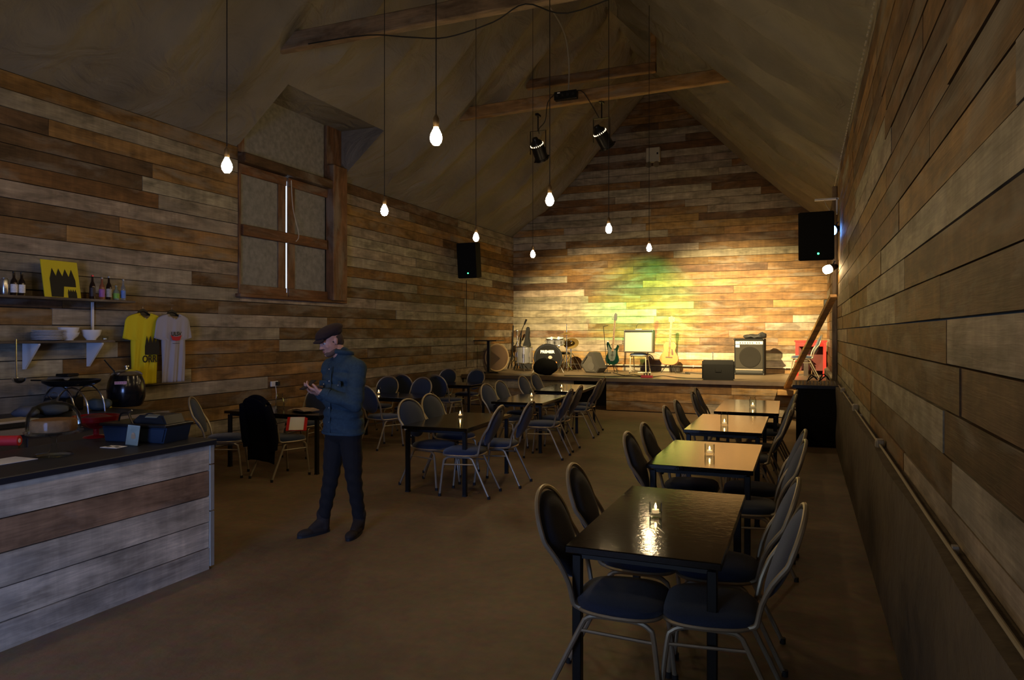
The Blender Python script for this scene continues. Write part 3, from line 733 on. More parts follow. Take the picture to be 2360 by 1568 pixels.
def pxcounter(px, py, z=.945):
    a = (px-1180)/1640.0; d = (1.72-z)*1640/(py-768.0); return d*(-SN+a*CS), d*(CS+a*SN)
CT = .946
x, y = pxcounter(124, 1050)
t = thing('cake_stand', 'glass footed cake stand with clear dome and a brown cake inside', 'cake stand', (x, y, CT))
MB().lathe([(0, 0), (.11, 0), (.10, .012), (.03, .02), (.017, .05), (.016, .11), (.05, .135), (.155, .14), (.165, .155), (.15, .152), (.0, .148)], 28).build('foot', GLASS, t)
MB().lathe([(.150, .157), (.152, .20), (.145, .26), (.115, .31), (.06, .335), (.015, .34), (.012, .355), (.026, .372), (.024, .392), (0, .40), (0, .398), (.0, .333), (.058, .330), (.112, .305), (.141, .258), (.148, .20), (.146, .157)], 28).build('dome', GLASS, t)
MB().lathe([(0, .157), (.125, .157), (.13, .17), (.13, .215), (.12, .228), (0, .23)], 24).build('cake', M_('brown_cake', (.22, .10, .035), .8, noise=(20, .5), bump=(30, .8, .01)), t)
x, y = pxcounter(212, 1012, CT); REDG = M_('red_glass', (.5, .02, .02), .05, trans=.7)
t = thing('glass_bowl', 'dark red glass bowl on a foot beside the cake stand', 'bowl', (x-.06, y+.08, CT))
MB().lathe([(0, 0), (.09, 0), (.08, .01), (.02, .02), (.02, .06), (.08, .08), (.15, .12), (.16, .16), (.155, .16), (.145, .125), (.075, .09), (0, .085)], 24).build('bowl_body', REDG, t)
MB().lathe([(0, .09), (.10, .11), (.13, .14), (.06, .165), (0, .17)], 16).build('filling', M_('dark_berry', (.06, .008, .008), .5, bump=(40, 1, .02)), t)
x, y = pxcounter(42, 1030, CT)
t = thing('napkin_roll', 'red roll lying on the bar beside the cake stand', 'roll', (x-.1, y, CT+.035), .5)
MB().cyl((-.07, 0, 0), (.07, 0, 0), .035, n=18).build('paper', M_('red_paper', (.5, .02, .02), .6), t); MB().cyl((-.072, 0, 0), (.072, 0, 0), .015, n=12).build('core', PAPER, t)
# cash box / till crate
x, y = pxcounter(357, 1012, CT)
t = thing('serving_crate', 'dark blue plastic crate with black lid and handles on the bar end', 'crate', (x-.02, y-.05, CT), .12)
BLUEP = M_('dark_blue_plastic', (.008, .018, .035), .5)
MB().prism([(-.25, 0), (.25, 0), (.28, .11), (-.28, .11)], .26, bev=.01).build('tub', BLUEP, t, False)
MB().box((0, 0, .12), (.57, .29, .022), bev=.006).build('rim', BLACK, t, False)
MB().prism([(-.06, .131), (.25, .131), (.22, .19), (.02, .19)], .20, bev=.01).build('lid', BLACK, t, False)
MB().box((.13, -.09, .185), (.10, .04, .004), (.4, 0, 0)).build('display', M_('grey_lcd', (.18, .18, .12), .3), t, False)
for s in (-.2, .02): MB().tube([(s, -.05, .135), (s+.02, -.05, .19), (s+.09, -.05, .19), (s+.11, -.05, .135)], .006, 6, sub=3).build('handle', BLACK, t)
MB().tube([(-.02, -.11, .13), (-.05, -.12, .2), (-.02, -.12, .225)], .006, 6, sub=3).build('tap', SILVER, t)
x, y = pxcounter(312, 1026, CT)
t = thing('menu_holder', 'tilted clear acrylic holder with pale flyers, leaning on the blue crate', 'menu holder', (x, y-.02, CT), -.1)
Rr = Euler((-.15, 0, 0)).to_matrix().to_4x4()
MB().box((0, 0, .07), (.13, .003, .135), Rr).build('flyer', M_('greenish_flyer', (.30, .33, .28), .6, noise=(14, .4)), t, False)
MB().box((0, -.008, .068), (.14, .003, .13), Rr).build('front_pane', GLASS, t, False); MB().box((0, .004, .005), (.14, .05, .006)).build('base', GLASS, t, False)
MB().ball((.01, -.004, .06), (.025, .0015, .03), 10).build('print', M_('tan_print', (.45, .28, .16), .6), t)
for (px, py, w_, h_, rz, lab, n_) in ((262, 1031, .14, .09, .1, 'white card with black marks lying before the blue crate', 2), (448, 1001, .09, .06, .5, 'small white card on the bar end by the corner', 1)):
    x, y = pxcounter(px, py, CT); t = thing('card', lab, 'card', (x, min(y, 3.92), CT+.001), rz)
    MB().box((0, 0, .001), (w_, h_, .002)).build('paper', PAPER, t, False)
    for k in range(n_*2): MB().box((-.03*n_+.035*k, .01*(-1)**k, .0025), (.02, .03, .001)).build('print', BLACK, t, False)
x, y = pxcounter(20, 1064, CT)
tag(MB().box((0, 0, .001), (.21, .30, .002)).build('sheet', PAPER, None, False), 'plain pale sheet of paper at the near end of the bar', 'paper').location = (x-.02, y-.03, CT+.001)
# back counter goods (top .89)
BT = .891
def pb(px, py, z=BT): return pxcounter(px, py, z)
x, y = pb(291, 936)
t = thing('soup_kettle', 'big round black soup kettle with steel lid on the back counter', 'soup kettle', (x, y, BT), .75)
SK = M_('gloss_black_enamel', (.008, .008, .010), .18)
MB().lathe([(0, 0), (.15, 0), (.17, .02), (.195, .10), (.20, .18), (.185, .28), (.165, .33), (.16, .345), (0, .345)], 32).build('body', SK, t)
MB().lathe([(0, .35), (.165, .35), (.17, .36), (.15, .385), (.09, .41), (.02, .42), (.015, .435), (.03, .445), (.028, .46), (0, .465)], 32).build('lid', SILVER, t)
MB().box((-.03, -.186, .275), (.12, .012, .032), (0, 0, .0)).build('label_plate', M_('pink_sticker', (.62, .36, .42), .6), t, False, 'pale pink sticker with small print')
for k in range(6): MB().box((-.075+.018*k, -.1925, .275), (.011, .002, .012)).build('print', M_('sticker_ink', (.4, .12, .22), .7), t, False)
MB().tube([(-.10, 0, .37), (-.17, -.03, .47), (-.21, -.05, .53)], .009, 6, sub=3).build('ladle_handle', BLACKM, t)
x, y = pb(265, 938)
tag(MB().box((0, 0, .012), (.20, .09, .018), bev=.004).build('cloth', M_('yellow_cloth', (.45, .42, .05), .8), None, False), 'yellow-green cloth folded below the soup kettle', 'cloth').location = (x, y-.16, BT)
x, y = pb(150, 955)
t = thing('serving_rack', 'chrome arched rack carrying a black pan on the back counter', 'rack', (x-.04, y+.10, BT), .25)
for k, (px_, py_) in enumerate(((-.26, .12), (.10, -.12), (.02, .22))):
    pts = [(px_+.19*math.cos(a)*1.0, py_, .27*math.sin(a)) for a in [PI*i/12 for i in range(13)]]
    MB().tube(pts, .009, 8).build('arch', SILVER, t)
MB().lathe([(0, .285), (.20, .285), (.26, .32), (.27, .345), (.25, .345), (.19, .30), (0, .30)], 24).build('pan', BLACKM, t)
MB().box((-.36, 0, .335), (.20, .035, .015)).build('pan_handle', BLACKM, t, False)
x, y = pb(145, 905)
t = thing('toaster', 'grey metal toaster standing behind the arched rack', 'toaster', (-7.36, onleft(146, 880, -7.36)[0], BT), .2)
MB().box((0, 0, .25), (.26, .20, .22), bev=.02).build('body', M_('brushed_grey', (.25, .25, .26), .4, .6), t); MB().box((0, 0, .07), (.3, .24, .14), bev=.01).build('base', BLACK, t)
MB().box((0, 0, .361), (.18, .03, .004)).build('slot', RUB, t, False); MB().box((.05, 0, .38), (.16, .16, .03), bev=.01).build('rack', BLACKM, t, False)
for i, (px, py, c, s, lab) in enumerate(((60, 930, (.10, .11, .14), .10, 'crumpled plastic bag on the back counter below the ladle'), (120, 940, (.09, .09, .09), .13, 'dark grey cloth bundle under the arched rack'), (228, 925, (.05, .07, .08), .11, 'dark green cloth bundle between rack and kettle'))):
    x, y = pb(px, py)
    b = MB().ball((0, 0, s*.55), (s*1.25, s, s*.6), 18)
    for v in b.b.verts: v.co += v.co.normalized()*s*.28*mnoise.noise(v.co*14+Vector((i*7, 0, 0)))
    for v in b.b.verts: v.co.z = max(0, v.co.z)
    o = tag(b.build('cloth_bundle', M_('bundle_%d' % i, c, .8)), lab, 'cloth'); o.location = (-7.0, onleft(px, py, -7.0)[0], BT)
x, y = pb(45, 985)
t = thing('cutting_board', 'pale wooden board lying on a black tray on the back counter', 'cutting board', (-6.52, 4.05, BT), 0)
MB().box((0, 0, .02), (.30, .62, .04), bev=.004).build('tray', BLACK, t, False); MB().box((0, 0, .05), (.26, .58, .02), bev=.003).build('board', M_('pale_board_wood', (.40, .33, .22), .6, noise=(10, .2)), t, False)

# shelves
SHW = wood('shelf_wood', 1, (.13, .10, .07), marks=False)
def shelf(y0, y1, z, label, brs):
    t = thing('wall_shelf', label, 'shelf', (-7.43, (y0+y1)/2, z), 0, 'board shelves above the back counter')
    MB().box((0, 0, -.0125), (.28, y1-y0, .025), bev=.002).build('board', SHW, t, False)
    for by in brs:
        MB().prism([(-.13, -.03), (.12, -.03), (.12, -.045), (-.10, -.30), (-.13, -.30)], .022, Matrix.Translation((0, by-(y0+y1)/2, 0))).build('bracket', WHITEM, t, False, 'white shelf bracket')
    return t
zu = onleft(250, 692)[1]; zl = onleft(150, 785)[1]
yb1, yb2 = onleft(70, 820, -7.45)[0], onleft(217, 820, -7.45)[0]
shelf(2.6, onleft(297, 690)[0], zu, 'upper dark shelf with bottles and yellow board', [])
shelf(2.6, onleft(250, 785)[0], zl, 'lower dark shelf with white crockery on two white brackets', [yb1, yb2, yb1-1.05])
tag(MB().box((0, 0, 0), (.02, .025, .42)).build('shelf_rail', WHITEM, None, False), 'white metal shelf rail upright between the two shelves', 'rail').location = (XL+.03, onleft(216, 730, -7.55)[0], (zu+zl)/2+.06)
def bottle(px, h, r, col, lab, label, trans=0.0, py=690, cap=None):
    y = onleft(px, py, -7.38)[0]
    t = thing('bottle', label, 'bottle', (-7.38, y, zu+.001), 0, 'drinks on the upper shelf')
    m = M_('bottle_glass_%d' % px, col, .08, trans=trans)
    MB().lathe([(0, 0), (r, 0), (r, h*.52), (r*.85, h*.62), (r*.40, h*.74), (r*.36, h*.95), (0, h*.95)], 18).build('body', m, t)
    MB().lathe([(0, h*.94), (r*.42, h*.94), (r*.42, h), (0, h)], 12).build('cap', M_('cap_%d' % px, cap or (.3, .3, .3), .35, .5), t)
    MB().lathe([(r*1.01, h*.12), (r*1.02, h*.13), (r*1.02, h*.46), (r*1.01, h*.47)], 18).build('paper_label', M_('label_%d' % px, lab, .5, noise=(60, .5)), t)
bottle(32, .24, .032, (.02, .012, .008), (.75, .74, .74), 'black bottle with white label, first beside the silver can', cap=(.02, .02, .02))
bottle(50, .24, .032, (.02, .012, .008), (.75, .74, .74), 'black bottle with white label, second from the silver can', cap=(.02, .02, .02))
bottle(213, .27, .031, (.02, .010, .008), (.03, .02, .02), 'dark bottle with red neck seal right of the yellow board', cap=(.5, .04, .04))
bottle(235, .25, .030, (.45, .16, .08), (.35, .12, .35), 'pink amber bottle with a red and blue label', .5)
bottle(251, .27, .031, (.02, .012, .008), (.35, .34, .28), 'dark bottle with pale oval label, middle of the right group')
bottle(268, .17, .034, (.35, .42, .3), (.20, .42, .05), 'short bottle with bright green label', .5)
bottle(284, .25, .028, (.6, .65, .75), (.12, .22, .55), 'clear bottle with blue label at the shelf end', .8)
t = thing('drink_can', 'silver drink can at the left of the upper shelf', 'can', (-7.38, onleft(10, 685, -7.38)[0], zu+.001))
MB().lathe([(0, 0), (.03, 0), (.034, .01), (.034, .15), (.028, .165), (0, .165)], 20).build('body', M_('can_print', (.55, .55, .55), .25, .9, noise=(30, .4)), t); MB().lathe([(0, .163), (.026, .163), (.027, .169), (0, .167)], 16).build('top', SILVER, t)
# yellow board with zigzag
YEL = M_('yellow_board', (.62, .53, .015), .6); INK = M_('black_ink', (.012, .011, .008), .7)
y0 = onleft(143, 688, -7.38)[0]
t = thing('sign_board', 'yellow board with black zigzag emblem leaning on the upper shelf', 'sign', (-7.36, y0, zu+.002), rot=(0, 0, PI/2+.1))
TL = Matrix.Rotation(-.16, 4, 'X')
MB().box(TL @ Vector((0, 0, .20)), (.44, .008, .40), TL).build('board', YEL, t, False)
def zig(x0, x1, z0, z1, n, amp, fx=lambda x: 0):
    P = [(x0, z0)]
    for i in range(2*n+1):
        u = i/(2*n); P.append((x0+(x1-x0)*u, z1-(amp if i % 2 == 0 else 0)*(1.4 if i in (0, 2*n) else 1)))
    P.append((x1, z0)); return P
MB().prism(zig(-.14, .17, .004, .315, 4, .085), .002, TL @ Matrix.Translation((0, -.006, 0))).build('emblem', INK, t, False, 'black zigzag crown shape')
MB().prism([(.0, .0), (.20, .0), (.20, .12), (.02, .12)], .002, TL @ Matrix.Translation((0, -.008, 0))).build('inner_square', YEL, t, False)
MB().prism(zig(.055, .165, .0, .095, 4, .03), .002, TL @ Matrix.Translation((0, -.010, 0))).build('inner_emblem', INK, t, False)
# crockery
yp = lambda px: onleft(px, 780, -7.38)[0]
for k in range(7):
    t = tag(MB().lathe([(0, 0), (.10, 0), (.155, .012), (.157, .016), (.10, .005), (0, .005)], 24).build('plate', CERAM), 'white plate, number %s from the bottom of the stack' % ['one', 'two', 'three', 'four', 'five', 'six', 'seven'][k], 'plate', 'stack of white plates on the lower shelf')
    t.location = (-7.40, yp(114), zl+.001+k*.0155)
def bowl(px, z, r, h, lab):
    o = tag(MB().lathe([(0, 0), (r*.45, 0), (r*.48, .012), (r*.85, h*.5), (r, h), (r*.96, h), (r*.80, h*.5), (r*.4, .018), (0, .016)], 24).build('bowl', CERAM), lab, 'bowl', 'white bowls on the lower shelf'); o.location = (-7.38, yp(px), zl+.001+z)
bowl(158, 0, .105, .085, 'white bowl under another between plates and single bowl'); bowl(158, .045, .105, .095, 'white bowl, upper one of the stacked pair')
bowl(210, 0, .108, .115, 'single white bowl near the right end of the lower shelf')
t = thing('glass_tealight', 'small glass at the very end of the lower shelf', 'glass', (-7.38, yp(242), zl+.001)); MB().lathe([(0, .001), (.03, .001), (.035, .04), (.031, .04), (.027, .006), (0, .006)], 14).build('cup', GLASS, t); MB().lathe([(0, .007), (.02, .007), (.02, .02), (0, .02)], 10).build('wax', CERAM, t)
# ladle hanging
yy = onleft(35, 800, -7.28)[0]; za, zb = onleft(35, 782, -7.28)[1], onleft(35, 872, -7.28)[1]
t = thing('ladle', 'long steel ladle hanging from the lower shelf', 'ladle', (-7.27, yy, za))
MB().tube([(0, 0, 0), (.0, 0, -.02), (.004, 0, zb-za)], .008, 8).build('handle', SILVER, t)
MB().lathe([(0, -.055), (.03, -.05), (.055, -.03), (.065, 0), (.060, 0), (.05, -.028), (.028, -.045), (0, -.05)], 18, (.0, .03, zb-za)).build('bowl', SILVER, t)

# t-shirts
def shirt(px, py0, py1, mat, label, wd):
    Y, zt = onleft(px, py0, -7.52); zb = onleft(px, py1, -7.52)[1]; H = zt-zb
    t = thing('t_shirt', label, 't-shirt', (-7.47, Y, zt), PI/2, 't-shirts hung on the board wall')
    hw = wd/2
    half = [(.075, 0), (.10, -.005), (hw*.72, -.035), (hw*.86, -.09), (hw*1.0, -.30*H-.06), (hw*.70, -.36*H), (hw*.64, -.24*H), (hw*.60, -.36*H), (hw*.61, -.7*H), (hw*.64, -H)]
    neck = [(-.055, -.045), (0, -.07), (.055, -.045)]
    P = [(-x, z) for x, z in half] ; P = P[::-1] + neck + half
    b = MB()
    # cloth by filling rows between outline borders so folds can be shaped
    n = 26; m = 34
    def outer(z):
        best = 0
        for (x0, z0), (x1, z1) in zip(half, half[1:]):
            if min(z0, z1) - 1e-6 <= z <= max(z0, z1)+1e-6 and abs(z1-z0) > 1e-6: best = max(best, x0+(x1-x0)*(z-z0)/(z1-z0))
        return best or .08
    def f(u, v):
        z = -H*v; xo = outer(min(z, -.004)); s = (u-.5)*2; x = s*xo
        zz = z
        if v < .2: zz = z - .02*abs(s)*0
        nk = max(0, 1-abs(x)/.075); zz = min(zz, -.075*nk**.5) if nk > 0 else zz
        fold = .014*math.sin(x*42+v*3)*min(1, v*1.6) + .008*math.sin(x*90+v*7)*v
        return Vector((x, -.035*(1-s*s)**.5 - fold - .01, zz))
    b.grid(f, n*2, m)
    o = b.build('fabric', mat, t, 'all'); sd = o.modifiers.new('t', 'SOLIDIFY'); sd.thickness = .006
    MB().tube([(-.14, .012, -.05), (-.06, .01, .0), (0, .01, .02), (.06, .01, .0), (.14, .012, -.05)], .011, 8, sub=3).prism([(-.1, -.03), (.1, -.03), (.055, .03), (0, .055), (-.055, .03)], .012, Matrix.Translation((0, .012, 0))).build('hanger', BLACK, t)
    MB().tube([(0, .012, .05), (0, .012, .085), (.02, .0, .105), (.012, .03, .12)], .003, 6, sub=3).build('hook', SILVER, t)
    MB().box((.0, -.03, -.068), (.03, .002, .022)).build('size_tag', PAPER, t, False)
    return t, H
def text(s, size, mat, parent, loc, rot, name='lettering', bold=.0, align='CENTER', sx=1, ext=.001):
    c = bpy.data.curves.new(name, 'FONT'); c.body = s; c.size = size; c.align_x = align; c.align_y = 'CENTER'; c.extrude = ext; c.offset = bold; c.resolution_u = 3
    tmp = bpy.data.objects.new('tmp', c); COL.objects.link(tmp); dg = bpy.context.evaluated_depsgraph_get(); dg.update()
    me = bpy.data.meshes.new_from_object(tmp.evaluated_get(dg)); bpy.data.objects.remove(tmp); me.materials.clear(); me.materials.append(mat); me.name = name
    o = bpy.data.objects.new(name, me); COL.objects.link(o); o.parent = parent; o.location = loc; o.rotation_euler = rot; o.scale = (sx, 1, 1); return o
ty, H = shirt(324, 722, 885, M_('yellow_cotton', (.66, .55, .012), .85, bump=(300, .2, .002)), 'yellow t-shirt with black zigzag print hanging on the wall', .62)
MB().prism(zig(-.03, .18, -.51, -.28, 4, .09), .003, Matrix.Translation((0, -.060, 0))).build('print', INK, ty, False, 'black zigzag crown print')
text('ORR\u00cd', .12, INK, ty, (.045, -.062, -.565), (PI/2, 0, 0), bold=.002, sx=.85)
tg, H = shirt(383, 724, 880, M_('grey_cotton', (.36, .35, .40), .85, bump=(300, .2, .002)), 'light grey t-shirt with small red print hanging on the wall', .60)
tg.location.x += .06
MB().prism([(-.085, -.27), (-.05, -.285), (0, -.29), (.05, -.285), (.085, -.27), (.055, -.335), (0, -.342), (-.055, -.335)], .003, Matrix.Translation((0, -.062, 0))).build('print', M_('red_print', (.5, .02, .03), .7), tg, False, 'red bowl-shaped print')
text('ULSV', .07, INK, tg, (0, -.064, -.255), (PI/2, 0, 0), bold=.001)
for k in range(9): MB().box((-.05+.0125*k, -.062, -.375), (.008, .002, .006)).build('print', bpy.data.materials['black_ink'], tg, False)

# ---------------------------------------------------------------- loudspeakers and lamps on the walls
X, Z = at(1072, 600, 15.0)
def pa2(loc, rz, label, w_, d_, h_, tilt):
    t = thing('loudspeaker', label, 'loudspeaker', loc, rot=(0, 0, rz))
    T = Matrix.Rotation(tilt, 4, 'X')
    b = MB().prism([(-w_/2, -d_/2), (w_/2, -d_/2), (w_/2*.68, d_/2), (-w_/2*.68, d_/2)], h_, T @ Matrix.Rotation(-PI/2, 4, 'X'), bev=.012)
    b.build('cabinet', TOLEX, t, False)
    MB().box(T @ Vector((0, -d_/2-.006, 0)), (w_*.93, .012, h_*.94), T, bev=.004).build('grille', GRILLE, t, False)
    MB().cyl(T @ Vector((.03, -d_/2-.012, -h_*.36)), T @ Vector((.03, -d_/2-.018, -h_*.36)), .016).build('indicator', LEDG, t, True, 'small lit green lamp')
    MB().box((0, d_/2+.06, .02), (.07, .20, .10)).build('wall_bracket', BLACKM, t, False)
    return t
def bracketless(*a): return pa2(*a)
pa2((-7.22, 15.1, Z), -.42+PI*0+.9*0+0.35, 'black loudspeaker with green light high on the left wall by the stage', .50, .38, .82, .10)
X, Z = at(1882, 545, 12.3)
pa2((X, 12.3, Z), -.05, 'black loudspeaker with green light high on the right wall by the stage', .52, .36, .76, .10)
tag(MB().tube([(XL+.05, onleft(1075, 700, -7.55)[0], Z) for Z in (3.0, 2.2, 1.5, .9)], .008, 6).build('cable', RUB), 'thin black cable running down the left wall from the loudspeaker', 'cable')
X, Z = at(1902, 460, 12.6)
t = thing('wall_bracket', 'white metal bracket on the right wall above the loudspeaker', 'bracket', (X, 12.6, Z))
MB().box((.02, 0, 0), (.36, .05, .03)).build('arm', WHITEM, t, False); MB().box((.17, 0, -.12), (.02, .05, .26)).build('upright', WHITEM, t, False); MB().tube([(-.02, 0, 0), (.02, .02, -.1), (.08, 0, -.2)], .006, 6, sub=3).build('cable_tail', GREYP, t)
LB = M_('blue_lamp_glow', (.3, .5, 1), .3, emit=((.12, .35, 1.0), 45)); LW = M_('warm_lamp_glow', (1, .8, .5), .3, emit=((1, .68, .32), 80))
for (px, py, Yy, m, r_, lab, dr) in ((1917, 531, 12.30, LB, .085, 'glowing blue stage lamp on the right wall beside the loudspeaker', (-.6, -.6, -.25)), (1911, 620, 12.70, LW, .068, 'glowing warm stage lamp on the right wall below the loudspeaker', (-.8, -.5, -.35))):
    X, Z = at(px, py, Yy); t = thing('stage_lamp', lab, 'stage light', (X, Yy, Z), 0, 'lamps on the right wall')
    q = Vector(dr).to_track_quat('Z', 'Y').to_matrix().to_4x4()
    MB().lathe([(0, -.16), (r_*.5, -.15), (r_*.9, -.06), (r_, -.03), (r_, -.02), (0, -.02)], 18, M=q).build('body', BLACKM, t)
    MB().lathe([(0, -.018), (r_*.95, -.018), (r_*1.05, .03), (r_*.9, .08), (r_*.5, .10), (0, .11)], 18, M=q).build('lens', m, t)
    MB().tube([(.03, 0, 0), (.08, 0, .12), (.10, 0, .12)], .01, 6).build('yoke', BLACKM, t)
X, Z = at(1907, 707, 18.3)
tag(MB().box((0, 0, 0), (.16, .10, .34), bev=.01).build('junction_box', BLACK, None, False), 'small black box on the far end of the right wall above the stage', 'box').location = (X, 18.35, Z)
# ---------------------------------------------------------------- stage gear
SZ = .731
def sx(px, Y): return at(px, 0, Y)[0]
# pedestal table
t = thing('pedestal_table', 'dark high pedestal table at the left end of the stage', 'table', (-7.2, 16.1, SZ))
MB().box((0, 0, .80), (.62, .5, .025), bev=.004).build('tabletop', BLACK, t, False); MB().box((0, 0, .40), (.07, .07, .78)).build('column', BLACK, t, False)
for a in (0, PI/2): MB().box((0, 0, .015), (.5, .06, .03), (0, 0, a)).build('foot', BLACK, t, False)
t = thing('tambour_drum', 'round pale-edged frame drum leaning on the wall behind the pedestal table', 'drum', (-7.33, 16.85, SZ+.36), rot=(0, 0, .95))
MB().cyl((0, -.05, 0), (0, .05, 0), .345, n=36).build('shell', M_('tan_wood_shell', (.24, .15, .08), .5), t); MB().cyl((0, -.058, 0), (0, -.052, 0), .32, n=36).build('skin', M_('dark_skin', (.10, .06, .035), .5), t)
MB().tube([(.35*math.cos(2*PI*k/30), -.052, .35*math.sin(2*PI*k/30)) for k in range(30)], .012, 6, closed=True).build('hoop', M_('pale_hoop', (.35, .25, .13), .5), t)
# folded stands and boom mic
for i, (px, py, hh, lean, lab) in enumerate(((1180, 742, 1.20, .03, 'tall thin folded microphone stand in the left corner of the stage'), (1190, 757, 1.05, .10, 'black folded stand leaning behind the floor drum'))):
    t = thing('stand', lab, 'stand', (sx(px, 18.2), 18.2+i*.12, SZ), rot=(0, lean, 0), group='stands in the stage corner')
    MB().cyl((0, 0, .25), (0, 0, hh), .018).build('pole', BLACKM, t); MB().cyl((0, 0, hh*.55), (0, 0, hh*.62), .03).build('collar', BLACKM, t)
    for a in range(3): MB().tube([(0, 0, .45), (.05*math.cos(a*2.1), .05*math.sin(a*2.1), .3), (.16*math.cos(a*2.1), .16*math.sin(a*2.1), .01)], .012, 6).build('leg', BLACKM, t)
X, Z = sx(1195, 17.9), SZ
t = thing('boom_stand', 'boom microphone stand with silver clamp behind the floor drum', 'microphone stand', (X, 17.9, Z), 0)
MB().cyl((0, 0, .1), (-.04, 0, .98), .013).build('pole', SILVER, t); MB().cyl((-.10, 0, .62), (.20, 0, 1.30), .010).build('boom', BLACKM, t)
MB().lathe([(0, -.06), (.03, -.05), (.035, .02), (.05, .05), (.045, .09), (0, .11)], 12, (-.04, 0, .98)).build('clamp', SILVER, t)
MB().cyl((.17, 0, 1.22), (.23, 0, 1.36), .022, .028).build('microphone', BLACKM, t)
for a in range(3): MB().tube([(0, 0, .30), (.25*math.cos(a*2.1+.4), .25*math.sin(a*2.1+.4), .012)], .011, 6).build('leg', BLACKM, t)
# guitar case / bag
t = thing('gig_bag', 'slim black instrument bag standing in the stage corner', 'bag', (sx(1208, 18.3), 18.42, SZ), rot=(0, .06, 0))
MB().prism(sm2([(-.14, 0), (.14, 0), (.16, .25), (.10, .42), (.13, .58), (.05, .75), (.04, 1.12), (-.04, 1.12), (-.05, .75), (-.12, .58), (-.10, .42), (-.16, .25)], 3), .13, bev=.02).build('bag_body', M_('black_nylon', (.012, .012, .013), .75), t)
MB().tube([(.05, -.08, .6), (.10, -.12, .5), (.05, -.08, .35)], .008, 6, sub=3).build('handle', BLACK, t)
# drums
SPK = M_('silver_sparkle', (.30, .30, .32), .3, .6, noise=(200, .4)); SKIN = M_('white_drum_skin', (.7, .69, .65), .5)
def drum(t, c, r, h, mat, M=Matrix(), lugs=8, skin=SKIN):
    MB().lathe([(0, 0), (r, 0), (r, h), (0, h)], 32, c, M).build('shell', mat, t)
    for z in (0, h): MB().tube([Vector(c)+M @ Vector(((r+.008)*math.cos(2*PI*k/32), (r+.008)*math.sin(2*PI*k/32), z)) for k in range(32)], .011, 6, closed=True).build('hoop', SILVER, t)
    MB().lathe([(0, h+.004), (r*.97, h+.004), (r*.97, h+.001)], 28, c, M).build('skin', skin, t)
    for k in range(lugs):
        a = 2*PI*k/lugs+.2; p = lambda q: Vector(c)+M @ Vector(((r+.018)*math.cos(a), (r+.018)*math.sin(a), q))
        MB().cyl(p(.02), p(h-.02), .005, n=6).cyl(p(h*.35), p(h*.65), .012, n=8).build('lug', SILVER, t)
t = thing('floor_drum', 'silver floor tom on three steel legs at the left of the drum kit', 'drum', (sx(1208, 17.1), 17.1, SZ), 0, 'drum kit')
drum(t, (0, 0, .22), .205, .42, SPK)
for k in range(3):
    a = 2.1*k+.9; MB().tube([(.225*math.cos(a), .225*math.sin(a), .45), (.225*math.cos(a), .225*math.sin(a), .12), (.26*math.cos(a), .26*math.sin(a), .01)], .008, 6).build('leg', SILVER, t)
bx = sx(1268, 16.7)
t = thing('bass_drum', 'large black bass drum lettered in white on its front head', 'drum', (bx, 16.55, SZ+.37), 0.36, 'drum kit')
T = Matrix.Rotation(PI/2, 4, 'X')
MB().lathe([(0, -.42), (.33, -.42), (.335, 0), (0, 0)], 40, M=T).build('shell', M_('black_drum_wrap', (.02, .022, .024), .3), t)
MB().lathe([(0, .004), (.315, .004), (.315, 0)], 40, M=T).build('front_head', M_('black_drum_head', (.004, .004, .004), .5, spec=.2), t)
for z in (0, -.40): MB().tube([(.343*math.cos(2*PI*k/40), -z-.0 if False else -z, .343*math.sin(2*PI*k/40)) for k in range(40)], .014, 6, closed=True).build('hoop', BLACK if z == 0 else SILVER, t)
for k in range(10):
    a = 2*PI*k/10; MB().cyl((.35*math.cos(a), .03, .35*math.sin(a)), (.35*math.cos(a), .36, .35*math.sin(a)), .006, n=6).cyl((.35*math.cos(a), .12, .35*math.sin(a)), (.35*math.cos(a), .22, .35*math.sin(a)), .014, n=8).build('lug', SILVER, t)
for s in (-1, 1): MB().tube([(s*.30, .12, -.2), (s*.38, .02, -.36)], .009, 6).build('spur', SILVER, t)
text('PREMIER', .098, M_('white_lettering', (.75, .75, .72), .6), t, (-.02, -.008, .155), (PI/2, 0, 0), bold=.0045, sx=.93)
MB().ball((.05, -.006, .02), (.05, .003, .04), 12).build('port_patch', GREYP, t); MB().ball((.18, -.007, -.13), (.028, .003, .05), 12, Matrix.Rotation(.5, 4, 'Y')).build('sticker', M_('orange_sticker', (.75, .2, .03), .5), t, True, 'orange oval sticker')
t = thing('bean_bag', 'black soft bag slumped on the stage edge in front of the bass drum', 'bag', (sx(1256, 15.75), 15.78, SZ), 0)
b = MB().ball((0, 0, .19), (.31, .16, .20), 24)
for v in b.b.verts:
    v.co += v.normal*0 + Vector((v.co.x, v.co.y, v.co.z-.19)).normalized()*.03*mnoise.noise(v.co*6); v.co.z = max(0.0, v.co.z*1.0)
b.build('cloth', M_('black_cloth', (.003, .003, .003), .95, spec=.05), t); MB().tube([(-.06, -.05, .37), (0, -.05, .42), (.06, -.05, .37)], .008, 6, sub=3).build('loop', BLACK, t)
for i, (px, rr, hh, lab) in enumerate(((1272, .13, .16, 'silver rack tom above the bass drum, left one'), (1288, .13, .16, 'silver rack tom above the bass drum with green glint, right one'))):
    t = thing('rack_drum', lab, 'drum', (sx(px, 16.95), 16.95, SZ+.70), rot=(.18, 0, 0), group='drum kit'); drum(t, (0, 0, 0), rr, hh, SPK, lugs=6); MB().cyl((0, .0, 0), (0, .0, -.08), .012).build('mount', SILVER, t)
